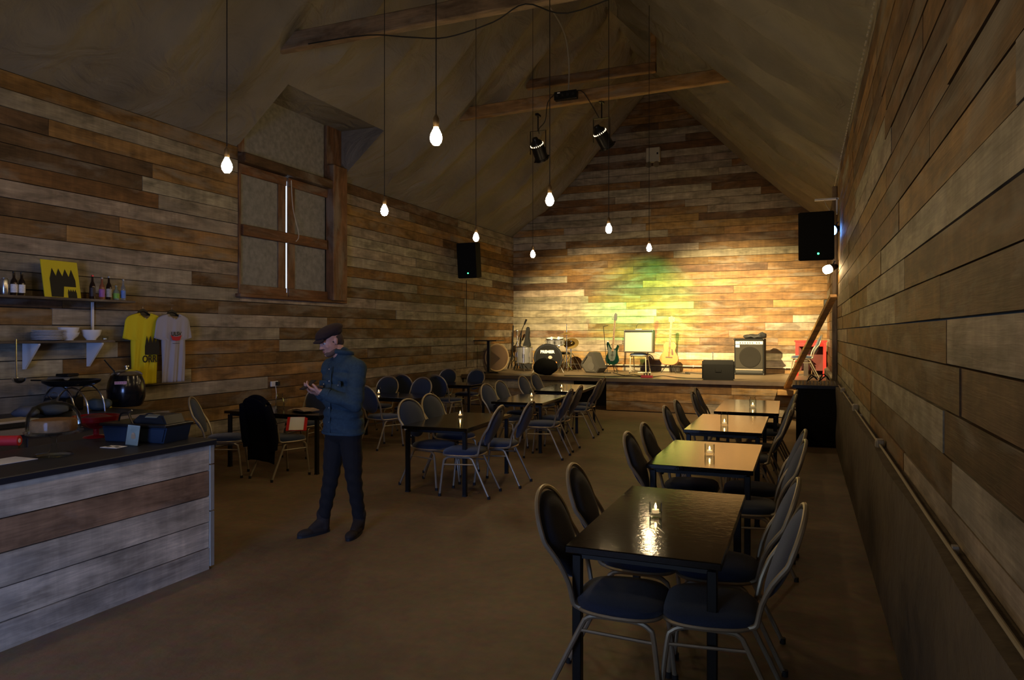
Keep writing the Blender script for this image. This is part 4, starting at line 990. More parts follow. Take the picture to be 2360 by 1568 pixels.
def cstand(px, Y, hh, label, cr, ctilt, cmat, ch):
    t = thing('cymbal_stand', label, 'cymbal', (sx(px, Y), Y, SZ), 0, 'cymbals of the drum kit')
    MB().cyl((0, 0, .12), (0, 0, hh), .010).cyl((0, 0, .1), (0, 0, .6), .015).build('pole', SILVER, t); MB().cyl((0, 0, .58), (0, 0, .63), .024).build('collar', SILVER, t)
    for k in range(3): a = 2.1*k+.5; MB().tube([(0, 0, .50), (.16*math.cos(a), .16*math.sin(a), .28), (.30*math.cos(a), .30*math.sin(a), .012)], .008, 6).build('leg', SILVER, t)
    MB().lathe([(0, .02), (.03, .018), (.045, .0), (cr, -.025), (cr, -.03), (.045, -.006), (0, -.004)], 32, (0, 0, ch), Euler(ctilt).to_matrix().to_4x4()).build('cymbal', cmat, t)
    MB().cyl((0, 0, ch+.02), (0, 0, ch+.05), .012).build('wing_nut', SILVER, t)
BRASS = M_('brass_cymbal', (.55, .38, .13), .3, .9)
cstand(1306, 17.3, 1.22, 'hi-hat stand with flat brass cymbals right of the bass drum', .175, (.06, 0, 0), BRASS, .99)
cstand(1316, 17.7, .74, 'ride cymbal tilted toward us, shining green, right of the drums', .20, (.75, .1, 0), BRASS, .74)
t = thing('drum_stool', 'round black drum stool behind the kit', 'stool', (sx(1300, 18.1), 18.1, SZ), 0)
MB().lathe([(0, .42), (.14, .42), (.16, .44), (.16, .47), (.13, .49), (0, .49)], 20).build('seat', BLACK, t); MB().cyl((0, 0, .1), (0, 0, .42), .015).build('pole', SILVER, t)
for k in range(3): a = 2.1*k; MB().tube([(0, 0, .3), (.22*math.cos(a), .22*math.sin(a), .012)], .010, 6).build('leg', SILVER, t)
# monitors
GRYP = M_('charcoal_plastic', (.032, .029, .026), .65); 
t = thing('stage_monitor', 'grey wedge monitor standing on its side left of the bass guitar', 'monitor speaker', (sx(1368, 17.3), 17.3, SZ), rot=(0, 0, -.35), group='stage monitors')
MB().prism([(-.28, .16), (-.12, .0), (.20, .0), (.29, .12), (.10, .50), (-.02, .52), (-.26, .27)], .34, bev=.015).build('cabinet', GRYP, t, False)
MB().prism([(-.22, .18), (-.10, .03), (.16, .03), (.06, .40), (-.03, .42)], .01, Matrix.Translation((0, -.176, 0))).build('grille', M_('grey_grille', (.055, .05, .043), .7, noise=(90, .4)), t, False)
MB().cyl((.05, -.182, .16), (.05, -.188, .16), .10, n=24).build('cone', M_('speaker_cone', (.06, .055, .05), .7), t); MB().tube([(-.20, -.18, .22), (-.06, -.19, .40)], .012, 6).build('handle', BLACK, t)
t = thing('stage_monitor', 'black wedge monitor on the front edge of the stage, facing the back', 'monitor speaker', (sx(1655, 15.65), 15.65, SZ), rot=(0, 0, .12), group='stage monitors')
MB().prism([(-.20, 0), (.17, 0), (.18, .08), (.03, .42), (-.12, .42), (-.20, .33)], .66, Matrix.Rotation(PI/2, 4, 'Z'), bev=.025).build('cabinet', TOLEX, t, False)
MB().box((0, -.175 if False else -.21, .20), (.12, .008, .06), bev=.003).build('handle_cup', TOLEX, t, False)
for k in (-1, 1): MB().cyl((k*.335, -.05, .3), (k*.345, -.05, .3), .03).build('side_knob', RUB, t)
t = thing('short_stand', 'thin steel T-shaped stand rising behind the black wedge', 'stand', (sx(1643, 16.2), 16.2, SZ)); MB().cyl((0, 0, 0), (0, 0, .56), .007).build('pole', SILVER, t); MB().cyl((-.04, 0, .56), (.04, 0, .56), .008).build('crossbar', BLACKM, t); MB().cyl((0, 0, 0), (0, 0, .02), .08).build('base', BLACKM, t)
# electric bass on stand
def guitar_stand(Y, X, label, h=.34):
    t = thing('guitar_stand', label, 'stand', (X, Y, SZ), 0, 'guitar stands on the stage')
    MB().cyl((0, .10, .15), (0, .02, .72), .010).build('pole', BLACKM, t)
    for s in (-1, 1): MB().tube([(0, .06, .30), (s*.18, -.14, .012)], .010, 6).build('leg', BLACKM, t); MB().tube([(s*.02, .08, .24), (s*.09, -.02, .17), (s*.09, -.11, .17), (s*.09, -.12, .21)], .010, 6).build('cradle_arm', RUB, t)
    MB().tube([(0, .06, .30), (0, .26, .012)], .010, 6).build('leg', BLACKM, t)
    return t
Yb = 17.5; Xb = sx(1411, Yb)
guitar_stand(Yb, Xb-.01, 'black stand holding the green bass guitar')
t = thing('bass_guitar', 'dark glossy green bass guitar upright on its stand', 'bass guitar', (Xb, Yb-.04, SZ+.20), rot=(-.12, .05, 0))
GRN = M_('dark_green_lacquer', (.001, .012, .008), .15, coat=.5)
body = sm2([(0, 0), (.10, .01), (.17, .09), (.16, .20), (.115, .28), (.13, .38), (.15, .47), (.10, .50), (.07, .40), (-.04, .40), (-.09, .50), (-.15, .58), (-.17, .50), (-.14, .38), (-.12, .28), (-.17, .18), (-.16, .07), (-.09, .01)], 4)
MB().prism(body, .045, bev=.008).build('body', GRN, t)
MB().prism(sm2([(-.10, .18), (-.02, .10), (.07, .13), (.08, .36), (-.05, .38), (-.13, .48)], 4), .003, Matrix.Translation((0, -.026, 0))).build('pickguard', M_('dark_guard', (.02, .03, .025), .4), t)
MB().box((0, -.03, .72), (.045, .022, .78)).build('neck', M_('maple_neck', (.45, .30, .13), .4), t, False); MB().box((0, -.0425, .72), (.040, .004, .78)).build('fretboard', M_('rosewood', (.16, .09, .05), .5), t, False)
for k in range(14): MB().box((0, -.0455, .44+.66*(1-.92**k)/(1-.92**14)), (.04, .002, .003)).build('fret', SILVER, t, False)
MB().prism([(-.03, 1.10), (.03, 1.10), (.05, 1.15), (.045, 1.27), (.0, 1.31), (-.03, 1.26)], .018, Matrix.Translation((0, -.025, 0)), bev=.004).build('headstock', BLACK, t)
for k in range(4): MB().cyl((-.03, -.025, 1.14+.035*k), (-.07, -.025, 1.14+.035*k), .007).ball((-.075, -.025, 1.14+.035*k), (.008, .006, .014), 8).build('tuning_peg', SILVER, t)
for k in range(4): MB().cyl((-.014+.009*k, -.05, .10), (-.014+.009*k, -.05, 1.12), .0012, n=4).build('string', SILVER, t)
MB().box((0, -.035, .10), (.08, .02, .03)).build('bridge', SILVER, t, False); MB().box((0, -.03, .24), (.09, .014, .03)).build('pickup', BLACK, t, False)
t = thing('mic_stand', 'thin boom stand bending above the grey wedge beside the bass', 'microphone stand', (sx(1401, 17.2), 17.15, SZ)); MB().cyl((0, 0, .02), (-.10, 0, 1.15), .008).build('pole', BLACKM, t); MB().cyl((-.10, 0, 1.15), (.02, 0, 1.18), .007).build('boom', BLACKM, t); MB().cyl((0, 0, 0), (0, 0, .02), .10).build('base', BLACKM, t)
# guitar amp on chair
ch = dup(ch0, (sx(1474, 17.45), 17.45, SZ), PI, 'blue-seated chair on the stage carrying the cream guitar amplifier'); ch.name = 'banquet_chair'; ch['group'] = 'blue banquet chairs with oval backs'
t = thing('guitar_amplifier', 'guitar amplifier with glowing cream grille standing on a chair on stage', 'amplifier', (sx(1474, 17.35), 17.33, SZ+.503))
MB().box((0, 0, .285), (.72, .25, .56), (-.05, 0, 0), bev=.012).build('cabinet', M_('grey_vinyl', (.05, .047, .042), .5), t, False)
MB().box((0, -.128, .27), (.65, .012, .46), (-.05, 0, 0)).build('grille', M_('cream_grille_cloth', (.27, .265, .21), .8, spec=.2, noise=(110, .3)), t, False)
MB().box((0, -.135, .535), (.68, .006, .03), (-.05, 0, 0)).build('control_strip', BLACK, t, False); MB().box((-.02, 0, .575), (.16, .04, .02), bev=.008).build('handle', M_('pale_handle', (.6, .6, .55), .5), t, False)
for s in (-1, 1): MB().ball((s*.345, -.12, .55), .018, 8).build('corner_cap', SILVER, t)
tag(MB().tube([(sx(1466, 17.3), 17.3, 1.85), (sx(1470, 17.3), 17.28, 1.93), (sx(1478, 17.3), 17.3, 1.95)], .006, 6, sub=4).build('cable', RUB), 'short black cable curling up from the top of the cream amplifier', 'cable')
# acoustic guitar
Ya = 17.85; Xa = sx(1543, Ya); guitar_stand(Ya, Xa, 'black stand holding the acoustic guitar')
t = thing('acoustic_guitar', 'honey-coloured acoustic guitar upright on its stand', 'guitar', (Xa, Ya-.08, SZ+.20), rot=(-.13, .04, 0))
MAPLE = M_('honey_spruce', (.30, .11, .010), .4, noise=(30, .12))
half = [(.0, 0), (.14, .012), (.215, .09), (.225, .18), (.175, .28), (.135, .35), (.15, .43), (.155, .49), (.10, .555), (.0, .565)]
gb = sm2(half + [(-x, z) for x, z in half[-2:0:-1]], 4)
MB().prism(gb, .11, bev=.006).build('body', M_('dark_maple_side', (.20, .07, .02), .3), t); MB().prism([(x*.975, .008+z*.975) for x, z in gb], .004, Matrix.Translation((0, -.057, 0))).build('soundboard', MAPLE, t)
MB().cyl((0, -.0595, .355), (0, -.0605, .355), .056, n=28).build('rosette', M_('dark_rosette', (.12, .05, .02), .5), t); MB().cyl((0, -.0607, .355), (0, -.0612, .355), .046, n=28).build('sound_hole', M_('inner_wood', (.30, .16, .06), .8), t)
MB().prism(sm2([(.05, .40), (.08, .36), (.10, .26), (.07, .24), (.05, .29), (.055, .34)], 4), .002, Matrix.Translation((0, -.061, 0))).build('pickguard', M_('tortoise_guard', (.06, .02, .01), .3), t)
MB().box((0, -.066, .185), (.17, .012, .022), bev=.003).build('bridge', M_('dark_bridge', (.05, .025, .015), .5), t, False)
MB().box((0, -.055, .79), (.050, .022, .50)).build('neck', M_('brown_neck', (.25, .13, .05), .4), t, False); MB().box((0, -.067, .74), (.046, .004, .60)).build('fretboard', bpy.data.materials['rosewood'], t, False)
for k in range(14): MB().box((0, -.070, .46+.55*(1-.92**k)/(1-.92**14)), (.044, .002, .003)).build('fret', SILVER, t, False)
MB().prism([(-.026, 1.03), (.026, 1.03), (.042, 1.08), (.038, 1.20), (.0, 1.22), (-.038, 1.20), (-.042, 1.08)], .018, Matrix.Translation((0, -.05, 0)), bev=.003).build('headstock', MAPLE, t)
for s in (-1, 1):
    for k in range(3): MB().cyl((s*.04, -.045, 1.09+.04*k), (s*.06, -.045, 1.09+.04*k), .005).ball((s*.065, -.045, 1.09+.04*k), (.008, .006, .012), 8).build('tuning_peg', SILVER, t)
for k in range(6): MB().cyl((-.018+.0072*k, -.074, .185), (-.018+.0072*k, -.071, 1.05), .0011, n=4).build('string', SILVER, t)
# bass amp
Yc = 17.9; Xc = sx(1729, Yc)
t = thing('bass_amplifier', 'tall black bass amplifier with pale control panel and round speaker', 'amplifier', (Xc, Yc, SZ), -.06)
W, D, H = .68, .40, .86
MB().box((0, 0, H/2), (W, D, H), bev=.015).build('cabinet', TOLEX, t, False)
MB().box((0, -D/2-.004, H-.10), (W-.06, .01, .075)).build('control_panel', M_('pale_panel', (.50, .48, .40), .4, .4), t, False)
for k in range(8): MB().cyl((-.20+.055*k+(0.04 if k > 5 else 0), -D/2-.009, H-.10), (-.20+.055*k+(0.04 if k > 5 else 0), -D/2-.026, H-.10), .011, n=12).build('knob', BLACK, t)
MB().box((0, -D/2-.004, .44), (W-.07, .012, .56)).build('grille', M_('bass_grille', (.020, .018, .015), .85, spec=.2, noise=(120, .5)), t, False)
MB().lathe([(.235, .0), (.245, .008), (.235, .012), (.20, .004), (.10, .014), (.05, .004), (0, .004)], 32, (0.02, -D/2-.012, .42), Matrix.Rotation(PI/2, 4, 'X')).build('speaker_cone', M_('bass_cone_dark', (.012, .011, .010), .9, spec=.1), t)  # cone in its own even dark colour
MB().box((0, -D/2-.006, .125), (W-.06, .012, .035)).build('lower_bar', M_('alu_strip', (.16, .14, .11), .5, .4), t, False); MB().box((0, -D/2-.001, .075), (W-.08, .01, .05)).build('port', RUB, t, False)
MB().box((-.26, -D/2-.013, .68), (.09, .004, .06)).build('badge', PAPER, t, False); MB().box((-.26, -D/2-.016, .672), (.07, .002, .012)).build('badge_print', BLACK, t, False)
for s in (-1, 1):
    for z in (.02, H-.02): MB().ball((s*(W/2-.015), -D/2+.005, z), .028, 10).build('corner_cap', BLACK, t)
t = thing('soft_case', 'crumpled black soft case lying on top of the bass amplifier', 'case', (Xc+.10, Yc, SZ+H+.001))
b = MB().ball((0, 0, .04), (.26, .16, .06), 22)
for v in b.b.verts: v.co += Vector((v.co.x, v.co.y, 0))*.12*mnoise.noise(v.co*9); v.co.z = max(0, v.co.z + .03*mnoise.noise(v.co*11) + (.06 if v.co.x > .12 and v.co.z > .04 else 0))
b.build('fabric', bpy.data.materials['black_nylon'], t); MB().tube([(.10, 0, .10), (.17, 0, .15), (.22, 0, .10)], .009, 6, sub=3).build('handle', BLACK, t)
# red cabinet and chair
Yr = 18.0; X0 = sx(1832, Yr)
t = thing('side_table', 'bright red small table by the right wall at the back of the stage', 'table', (X0+.34, Yr, SZ))
MB().box((0, 0, .80), (.70, .45, .035), bev=.005).build('tabletop', RED, t, False); MB().box((0, -.19, .73), (.60, .03, .10)).build('apron', RED, t, False)
for a in (-1, 1):
    for c in (-1, 1): MB().box((a*.295, c*.18, .39), (.065, .065, .78)).build('leg', RED, t, False)
MB().box((0, .10, .42), (.54, .02, .62)).build('back_panel', M_('dark_red_panel', (.08, .01, .008), .6), t, False)
t = thing('paper_wedge', 'folded white paper standing under the red table', 'paper', (X0+.24, Yr-.12, SZ+.40)); MB().prism([(-.08, 0), (.10, 0), (-.06, .16)], .01).build('sheet', PAPER, t, False); MB().box((0, 0, -.20), (.10, .10, .40)).build('block', M_('dark_block', (.03, .02, .015), .7), t, False)
ch = dup(ch0, (sx(1848, 16.9), 16.9, SZ), Q+.12, 'empty chair on the stage in front of the red table, facing left')
# pedal
t = thing('effects_pedal', 'small red effects pedal box on the stage edge', 'pedal', (sx(1491, 15.75), 15.75, SZ), .1)
MB().prism([(-.13, 0), (.13, 0), (.125, .05), (-.125, .06)], .16, bev=.006).build('housing', M_('red_enamel', (.35, .03, .015), .4), t, False)
for k in (-1, 0, 1): MB().cyl((k*.06, 0, .05), (k*.06, 0, .10), .012).build('switch', BLACKM, t)
MB().tube([(.0, .02, .06), (0, .03, .14), (.03, .06, .10)], .006, 6, sub=3).build('plug', BLACK, t)
# stage cables
def cable(pts, label, m=RUB, r_=.009): tag(MB().tube(pts, r_, 6, sub=5).build('cable', m), label, 'cable')
P = lambda px, Y, z=0: (sx(px, Y), Y, SZ+.010+z)
cable([P(1300, 15.7), P(1350, 15.8), P(1400, 15.7), P(1440, 15.95), P(1482, 15.85)], 'black cable wandering along the stage edge to the red pedal')
cable([P(1482, 15.95), P(1462, 16.6), P(1440, 16.2), P(1420, 16.9), P(1412, 17.3)], 'black cable from the red pedal back to the bass guitar')
cable([P(1500, 15.85), P(1530, 16.4), P(1560, 15.9), P(1600, 15.7), P(1625, 15.8)], 'black cable from the red pedal to the black wedge')
cable([P(1560, 17.8), P(1590, 17.4), P(1580, 18.0), P(1620, 17.6), P(1660, 18.1), P(1700, 18.2)], 'thin cable looping between acoustic guitar and bass amplifier')
cable([P(1455, 17.9), P(1450, 18.1, .06), P(1458, 18.2, .10), P(1452, 18.0, .12), P(1465, 17.9, .03), P(1480, 17.8), P(1470, 17.5), P(1500, 17.7)], 'pale tangled cable coiled under the amplifier chair', M_('pale_rubber', (.45, .42, .35), .6), .008)
t = thing('skirting_pipe', 'thin pale pipe running along the gable wall just above the stage', 'pipe', (sx(1570, 18.6), 18.62, SZ+.14)); MB().cyl((-3.4, 0, 0), (2.9, 0, 0), .016).build('tube', M_('pale_pipe', (.42, .37, .28), .5), t)
for k in range(6): MB().box((-3+1.1*k, .02, 0), (.03, .04, .05)).build('clip', GREYP, t, False)
# leaning brace and ledge
XB0, ZB0 = at(1813, 893, 15.25); XT, ZT_ = .46, 2.30
p0, p1 = Vector((XB0, 15.20, ZB0)), Vector((XT, 12.55, 2.32))
b = MB().box(((p1-p0).length/2, 0, 0), ((p1-p0).length, .11, .06), bev=.006)
o = tag(b.build('timber_brace', wood('orange_timber', 0, (.80, .46, .16), marks=False), None, False), 'long orange timber leaning from the stage edge up to the right wall', 'timber'); o.location = p0; o.rotation_euler = (p1-p0).to_track_quat('X', 'Z').to_euler()
o = tag(MB().box((0, 0, 0), (.30, .30, .10), bev=.006).build('timber_block', wood('block_timber', 0, (.42, .24, .09), marks=False), None, False), 'short timber block under the foot of the leaning timber', 'block'); o.location = (XB0-.02, 15.22, ZB0-.10)
# rack case with mixer
X, _ = at(1880, 960, 11.9)
t = thing('speaker_stack', 'large black subwoofer case standing on the floor by the right wall', 'speaker', (X+.02, 11.95, 0))
MB().box((0, 0, .45), (.60, .62, .86), bev=.012).build('cabinet', TOLEX, t, False)
MB().box((.02, -.318, .46), (.52, .012, .72), bev=.01).build('grille', GRILLE, t, False)
for sxx in (-1, 1):
    for sy in (-1, 1): MB().cyl((sxx*.24, sy*.24, 0), (sxx*.24, sy*.24, .03), .03).build('rubber_foot', RUB, t)
    MB().box((sxx*.305, 0, .55), (.01, .16, .08), bev=.004).build('side_handle', BLACKM, t, False)
t = thing('mixing_desk', 'black mixing desk with tiny knobs lying on the subwoofer case', 'mixer', (X+.0, 11.92, .882))
MB().prism([(-.30, 0), (.30, 0), (.30, .09), (-.30, .05)], .66, Matrix.Rotation(PI/2, 4, 'Z'), bev=.006).build('chassis', BLACK, t, False)
for k in range(12):
    for j in range(3): MB().cyl((-.28+.05*k, -.2+.12*j, .062+.008*j), (-.28+.05*k, -.2+.12*j, .082+.008*j), .009, n=8).build('knob', GREYP, t)
for i, (dx, dz, lab) in enumerate(((.05, .12, 'black cable heaped on the mixing desk near the wall'), (-.12, .10, 'black cable hanging over the mixing desk toward the tables'))):
    cable([(X+dx, 12.0, .97), (X+dx+.06, 11.9, .97+dz), (X+dx+.14, 11.95, 1.0), (X+dx+.10, 12.1, .98+dz*.6), (X+dx+.02, 12.1, .98)], lab)
# ---------------------------------------------------------------- the standing man
man = thing('person', 'man in flat cap and denim jacket standing, looking down at his phone', 'person', (-3.67, 4.98, 0), math.atan2(.594, .805))
V = Vector
DEN = M_('denim', (.024, .047, .062), .9, noise=(60, .35), bump=(220, .4, .003)); TRO = M_('black_jeans', (.008, .006, .005), .9, bump=(120, .4, .003))
SK_ = M_('skin', (.50, .25, .17), .5, noise=(40, .15)); 
# head frame: x = his left, y = face forward, z up
hc = V((-.012, -.01, 1.655))
fwd = V((-.86, -.42, -.34)).normalized(); upv = (V((0, 0, 1)) - fwd*fwd.z).normalized(); lat = upv.cross(fwd)*-1
lat = fwd.cross(upv)*-1
HM = Matrix((( -lat.x if False else lat.x, fwd.x, upv.x), (lat.y, fwd.y, upv.y), (lat.z, fwd.z, upv.z))).to_4x4()
HT = Matrix.Translation(hc) @ HM
def hp(x, y, z): return HT @ V((x, y, z))
bd = MB()
def hball(c, r): bd.ball(HT @ V(c), r, 20, HM)
hball((0, -.015, .035), (.076, .096, .088)); hball((0, .015, -.03), (.064, .078, .092)); hball((0, .045, -.085), (.044, .042, .036)); hball((0, .01, -.075), (.056, .055, .05))
hball((0, .083, .022), (.045, .016, .014)); hball((0, .094, -.012), (.011, .014, .026)); hball((0, .104, -.030), (.015, .016, .013))
for s in (-1, 1):
    hball((s*.034, .062, -.030), (.022, .018, .022)); hball((s*.032, .082, .024), (.020, .010, .007)); hball((s*.011, .098, -.034), (.009, .010, .008))
    bd.ball(hp(s*.074, -.010, -.008), (.009, .016, .028), 12, HM @ Matrix.Rotation(.15, 4, 'X')); bd.ball(hp(s*.077, -.016, .006), (.009, .013, .014), 10, HM)
hball((0, .086, -.062), (.022, .010, .006)); hball((0, .084, -.073), (.019, .010, .007)); hball((0, .078, -.098), (.020, .016, .016))
bd.caps(hp(0, -.03, -.05), (.085, .0, 1.47), .056, .058); bd.caps((.088, 0, 1.45), (.09, 0, 1.25), .06, .09); bd.caps((.09, 0, 1.25), (.085, 0, .95), .12, .13)
shL, shR = V((.205, -.14, 1.425)), V((-.015, .14, 1.425))
elL, elR = V((.175, -.225, 1.135)), V((-.005, .15, 1.13))
wrL, wrR = V((-.085, -.150, 1.235)), V((-.105, .00, 1.215))
for a, b_, c in ((shL, elL, wrL), (shR, elR, wrR)): bd.caps(a, b_, .052, .040); bd.caps(b_, c, .038, .027)
hipL, hipR = V((.145, -.07, .92)), V((.035, .07, .92)); knL, knR = V((.175, -.02, .50)), V((-.01, .08, .50)); anL, anR = V((.225, .09, .10)), V((-.075, .16, .10))
for a, b_, c in ((hipL, knL, anL), (hipR, knR, anR)): bd.caps(a, b_, .085, .055); bd.caps(b_, c, .055, .036)
# hands
def hand(w, kn, pn, side, curl):   # wrist, knuckle centre, palm normal (toward what is held)
    d = (kn-w).normalized(); n_ = (pn - d*pn.dot(d)).normalized(); l = d.cross(n_)*side
    bd.caps(w, w+d*.03, .024, .026, 10)
    for k in (-1, -.33, .33, 1): bd.caps(w+d*.03+l*k*.016, w+d*.090+l*k*.030, .014, .0115, 10)
    for k, ln in zip((-1, -.33, .33, 1), (.9, 1.03, 1.0, .8)):
        p = w+d*.090+l*k*.030; a = p; dd = d
        for j, sg in enumerate((.040, .026, .020)):
            an = curl*(j+1)*.9; dd = (d*math.cos(an)+n_*math.sin(an)).normalized(); q = a+dd*sg*ln; bd.caps(a, q, .0095-.0008*j, .0088-.0008*j, 10); a = q
    a = w+d*.02-l*.022; b_ = a+(d*.6-l*.55+n_*.45).normalized()*.042; c = b_+(d*.85+n_*.4).normalized()*.032; bd.caps(a, b_, .014, .011, 10); bd.caps(b_, c, .0105, .009, 10)
hand(wrL, V((-.185, -.09, 1.262)), V((.1, .4, 1)), 1, .42)
hand(wrR, V((-.200, -.045, 1.245)), V((.1, -.4, 1)), -1, .42)
body = addmesh('body', remesh(bd, .0052, 3), SK_, man)
# eyes
for s in (-1, 1):
    o = MB().ball(hp(s*.031, .074, .006), (.0135, .012, .012), 12, HM).build('eye', M_('eye_white', (.7, .68, .65), .2), man); MB().ball(hp(s*.031, .0845, .002), (.006, .003, .006), 8, HM).build('iris', M_('iris', (.03, .05, .08), .2), o)
    MB().ball(hp(s*.031, .076, .012), (.0155, .0125, .009), 12, HM).build('eyelid', SK_, man); MB().ball(hp(s*.033, .090, .036), (.020, .005, .0045), 10, HM).build('eyebrow', M_('brown_hair', (.05, .03, .018), .8), man)
MB().ball(hp(0, .092, -.064), (.019, .006, .0035), 10, HM).ball(hp(0, .091, -.071), (.016, .006, .004), 10, HM).build('lips', M_('lips', (.35, .13, .10), .5), man)
BRD = M_('beard_stubble', (.13, .07, .045), .9, noise=(150, .5))
b = MB(); b.ball(hp(0, .012, -.078), (.061, .064, .050), 20, HM).ball(hp(0, .050, -.092), (.046, .043, .034), 16, HM).ball(hp(0, .086, -.050), (.026, .012, .006), 10, HM); addmesh('beard', remesh(b, .004, 2), BRD, man)
b = MB(); b.ball(hp(0, -.030, .010), (.079, .085, .075), 20, HM).ball(hp(0, -.05, -.03), (.062, .06, .05), 16, HM); addmesh('hair', remesh(b, .005, 2), bpy.data.materials['brown_hair'], man)
# flat cap
CAPM = M_('dark_cap_wool', (.022, .011, .010), .95, bump=(160, .5, .004))
b = MB().ball(hp(0, -.012, .082), (.097, .128, .050), 24, HM @ Matrix.Rotation(-.10, 4, 'X')).ball(hp(0, .02, .068), (.088, .105, .040), 22, HM @ Matrix.Rotation(-.15, 4, 'X')); b.ball(hp(0, -.035, .062), (.092, .088, .042), 20, HM)
cap = addmesh('flat_cap', remesh(b, .006, 3), CAPM, man)
b = MB().grid(lambda u, v: hp((u-.5)*.15*(1-.25*v), .088+.062*v*(1-abs(u-.5)**2*1.6), .050-.018*v-.05*(u-.5)**2), 12, 6)
bo = b.build('brim', CAPM, cap); md = bo.modifiers.new('t', 'SOLIDIFY'); md.thickness = .010; md.offset = 0
# jacket
jk = MB()
jk.caps(shL, elL, .078, .068); jk.caps(elL, wrL+(elL-wrL)*.12, .066, .050); jk.caps(shR, elR, .078, .068); jk.caps(elR, wrR+(elR-wrR)*.12, .066, .050)
BM = Matrix.Rotation(math.atan2(-.6, -.8)+PI/2, 4, 'Z')    # local y toward chest front... x lateral
BM = Matrix.Rotation(math.atan2(.6, .8)-PI/2+PI, 4, 'Z')
for z, c, rx, ry in ((1.47, (.10, 0), .12, .085), (1.42, (.10, 0), .195, .115), (1.34, (.092, 0), .205, .135), (1.24, (.088, 0), .20, .145), (1.14, (.085, 0), .195, .148), (1.04, (.087, 0), .195, .150), (.96, (.09, 0), .20, .155)):
    jk.ball((c[0], c[1], z), (rx, ry, .085), 24, BM)
jk.lathe([(0, .868), (.172, .868), (.176, .90), (.170, 1.0), (0, 1.0)], 28, (.09, 0, 0), BM @ Matrix.Diagonal((1.14, .88, 1, 1)))
jk.caps((.098, 0, 1.49), (.085, 0, 1.535), .092, .070); jk.caps((.10, 0, 1.47), shL+V((0, 0, .0)), .085, .078); jk.caps((.10, 0, 1.47), shR, .085, .078)
for v in jk.b.verts:
    if v.co.z < .868: v.co.z = .868
jo = addmesh('denim_jacket', remesh(jk, .009, 5), DEN, man)
for v in jo.data.vertices:
    k = mnoise.noise(V((v.co.x*9, v.co.y*9, v.co.z*14))); v.co += v.normal*.006*k + v.normal*.004*math.sin(v.co.z*55+v.co.x*18+k*3)*(1 if v.co.z < 1.4 else .3)
jo.data.update()
f2 = V((-.8, -.6, 0)); l2 = V((.6, -.8, 0)); c0 = V((.09, 0, 0))
MB().tube([V((.085, 0, 1.555)) + V((.078*math.cos(a), .078*math.sin(a), .012*math.sin(a-2.2)))for a in [2*PI*i/24+3.9 for i in range(23)]], .020, 8, flat=1.0).build('collar', DEN, jo)
SN_ = M_('snap_button', (.6, .58, .5), .3, .8)
def surf(l, z, out=.156): return c0 + f2*(out*math.sqrt(max(.05, 1-(l/.21)**2))) + l2*l + V((0, 0, z))
for z in (1.42, 1.32, 1.22, 1.10, .98): MB().ball(surf(.005, z, .148), .007, 8).build('button', SN_, jo)
MB().tube([surf(.02, 1.44, .142), surf(.02, 1.2, .150), surf(.02, .89, .158)], .006, 6, flat=1).build('placket', DEN, jo)
for l in (-.09, .10): MB().box(surf(l, 1.30, .137), (.10, .012, .045), BM @ Matrix.Rotation(-l*4.5, 4, 'Z'), bev=.004).build('pocket_flap', DEN, jo, False); MB().ball(surf(l, 1.29, .148), .007, 8).build('button', SN_, jo)
MB().tube([c0 + V((.176*1.14*math.cos(a), .176*.88*math.sin(a), 0)) @ Matrix.Identity(3) if False else (BM @ V((.176*1.13*math.cos(a), .176*.90*math.sin(a), 0))) + V((.09, 0, .885)) for a in [2*PI*i/32 for i in range(32)]], .012, 6, closed=True, flat=.6).build('waistband', DEN, jo)
for w_, e in ((wrL, elL), (wrR, elR)):
    d = (e-w_).normalized(); MB().cyl(w_+d*.015, w_+d*.065, .047, .052, 16).build('cuff', DEN, jo)
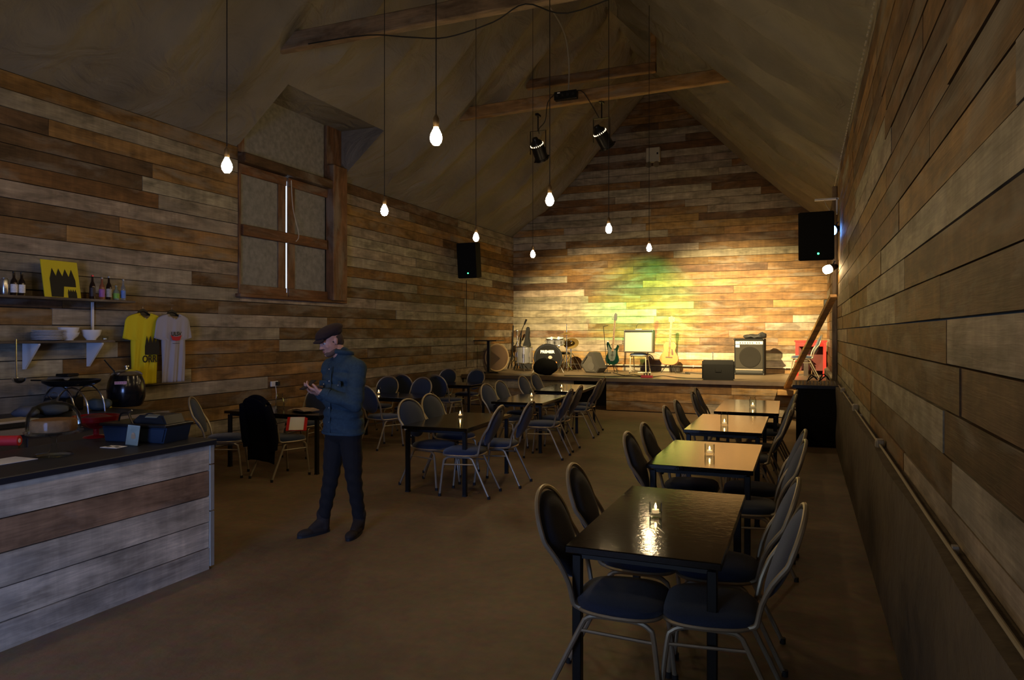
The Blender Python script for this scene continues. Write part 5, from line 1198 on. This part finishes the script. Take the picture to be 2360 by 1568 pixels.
# trousers, boots
tr = MB(); tr.ball((.09, 0, .90), (.165, .135, .12), 20, BM)
for a, b_, c in ((hipL, knL, anL), (hipR, knR, anR)): tr.caps(a-V((0, 0, .03)), b_, .098, .070); tr.caps(b_, c+V((0, 0, .02)), .069, .052); tr.cyl(b_, b_+(a-b_)*.5, .07, .09)
to = addmesh('trousers', remesh(tr, .008, 4), TRO, man)
for v in to.data.vertices: v.co += v.normal*.004*math.sin(v.co.z*60+v.co.x*25)*(1 if v.co.z < .6 else .4)
to.data.update()
BOOT = M_('dark_suede', (.022, .014, .009), .85)
def boot(an, toe, heel):
    an, toe, heel = V(an), V(toe), V(heel); d = (toe-heel).normalized(); q = Matrix.Rotation(math.atan2(d.y, d.x), 4, 'Z'); c = (toe+heel)/2; L = (toe-heel).length
    b = MB().caps(an+V((0, 0, .06)), (heel.x+d.x*.06, heel.y+d.y*.06, .05), .060, .048); b.ball(c+V((0, 0, .035))-d*.03, (L*.40, .043, .040), 18, q).ball(toe-d*.085+V((0, 0, .030)), (.085, .047, .036), 16, q).caps(an-V((0, 0, .01))+d*.02, c+d*.02+V((0, 0, .055)), .050, .032)
    for v in b.b.verts: v.co.z = max(v.co.z, .010)
    o = addmesh('boot', remesh(b, .006, 3), BOOT, man)
    n = 22; P = [(c + q @ V((L*.5*math.cos(2*PI*i/n), .046*math.sin(2*PI*i/n)*(1+.12*math.cos(2*PI*i/n)), 0))) for i in range(n)]
    s = MB(); A = [s.b.verts.new((p.x, p.y, 0.001)) for p in P]; B = [s.b.verts.new((p.x, p.y, .022)) for p in P]; s.b.faces.new(A[::-1]); s.b.faces.new(B)
    for i in range(n): s.b.faces.new((A[i], A[(i+1) % n], B[(i+1) % n], B[i]))
    s.build('sole', RUB, o, False)
boot(anR, (-.285, .02, 0), (-.02, .19, 0)); boot(anL, (.12, -.17, 0), (.245, .14, 0))
# phone
R3 = Matrix.Rotation(math.atan2(.594, .805), 4, 'Z'); base = Matrix.Translation((-3.67, 4.98, 0)) @ R3
t = thing('smartphone', 'small dark phone held in both hands by the man', 'phone', (0, 0, 0))
t.matrix_world = base @ Matrix.Translation((-.195, -.075, 1.292)) @ Matrix.Rotation(.55, 4, 'Z') @ Matrix.Rotation(-.55, 4, 'Y')
MB().box((0, 0, 0), (.14, .07, .008), bev=.003).build('case', BLACK, t, False); MB().box((0, 0, .0045), (.128, .062, .001)).build('screen', M_('dim_screen', (.02, .02, .025), .15), t, False)
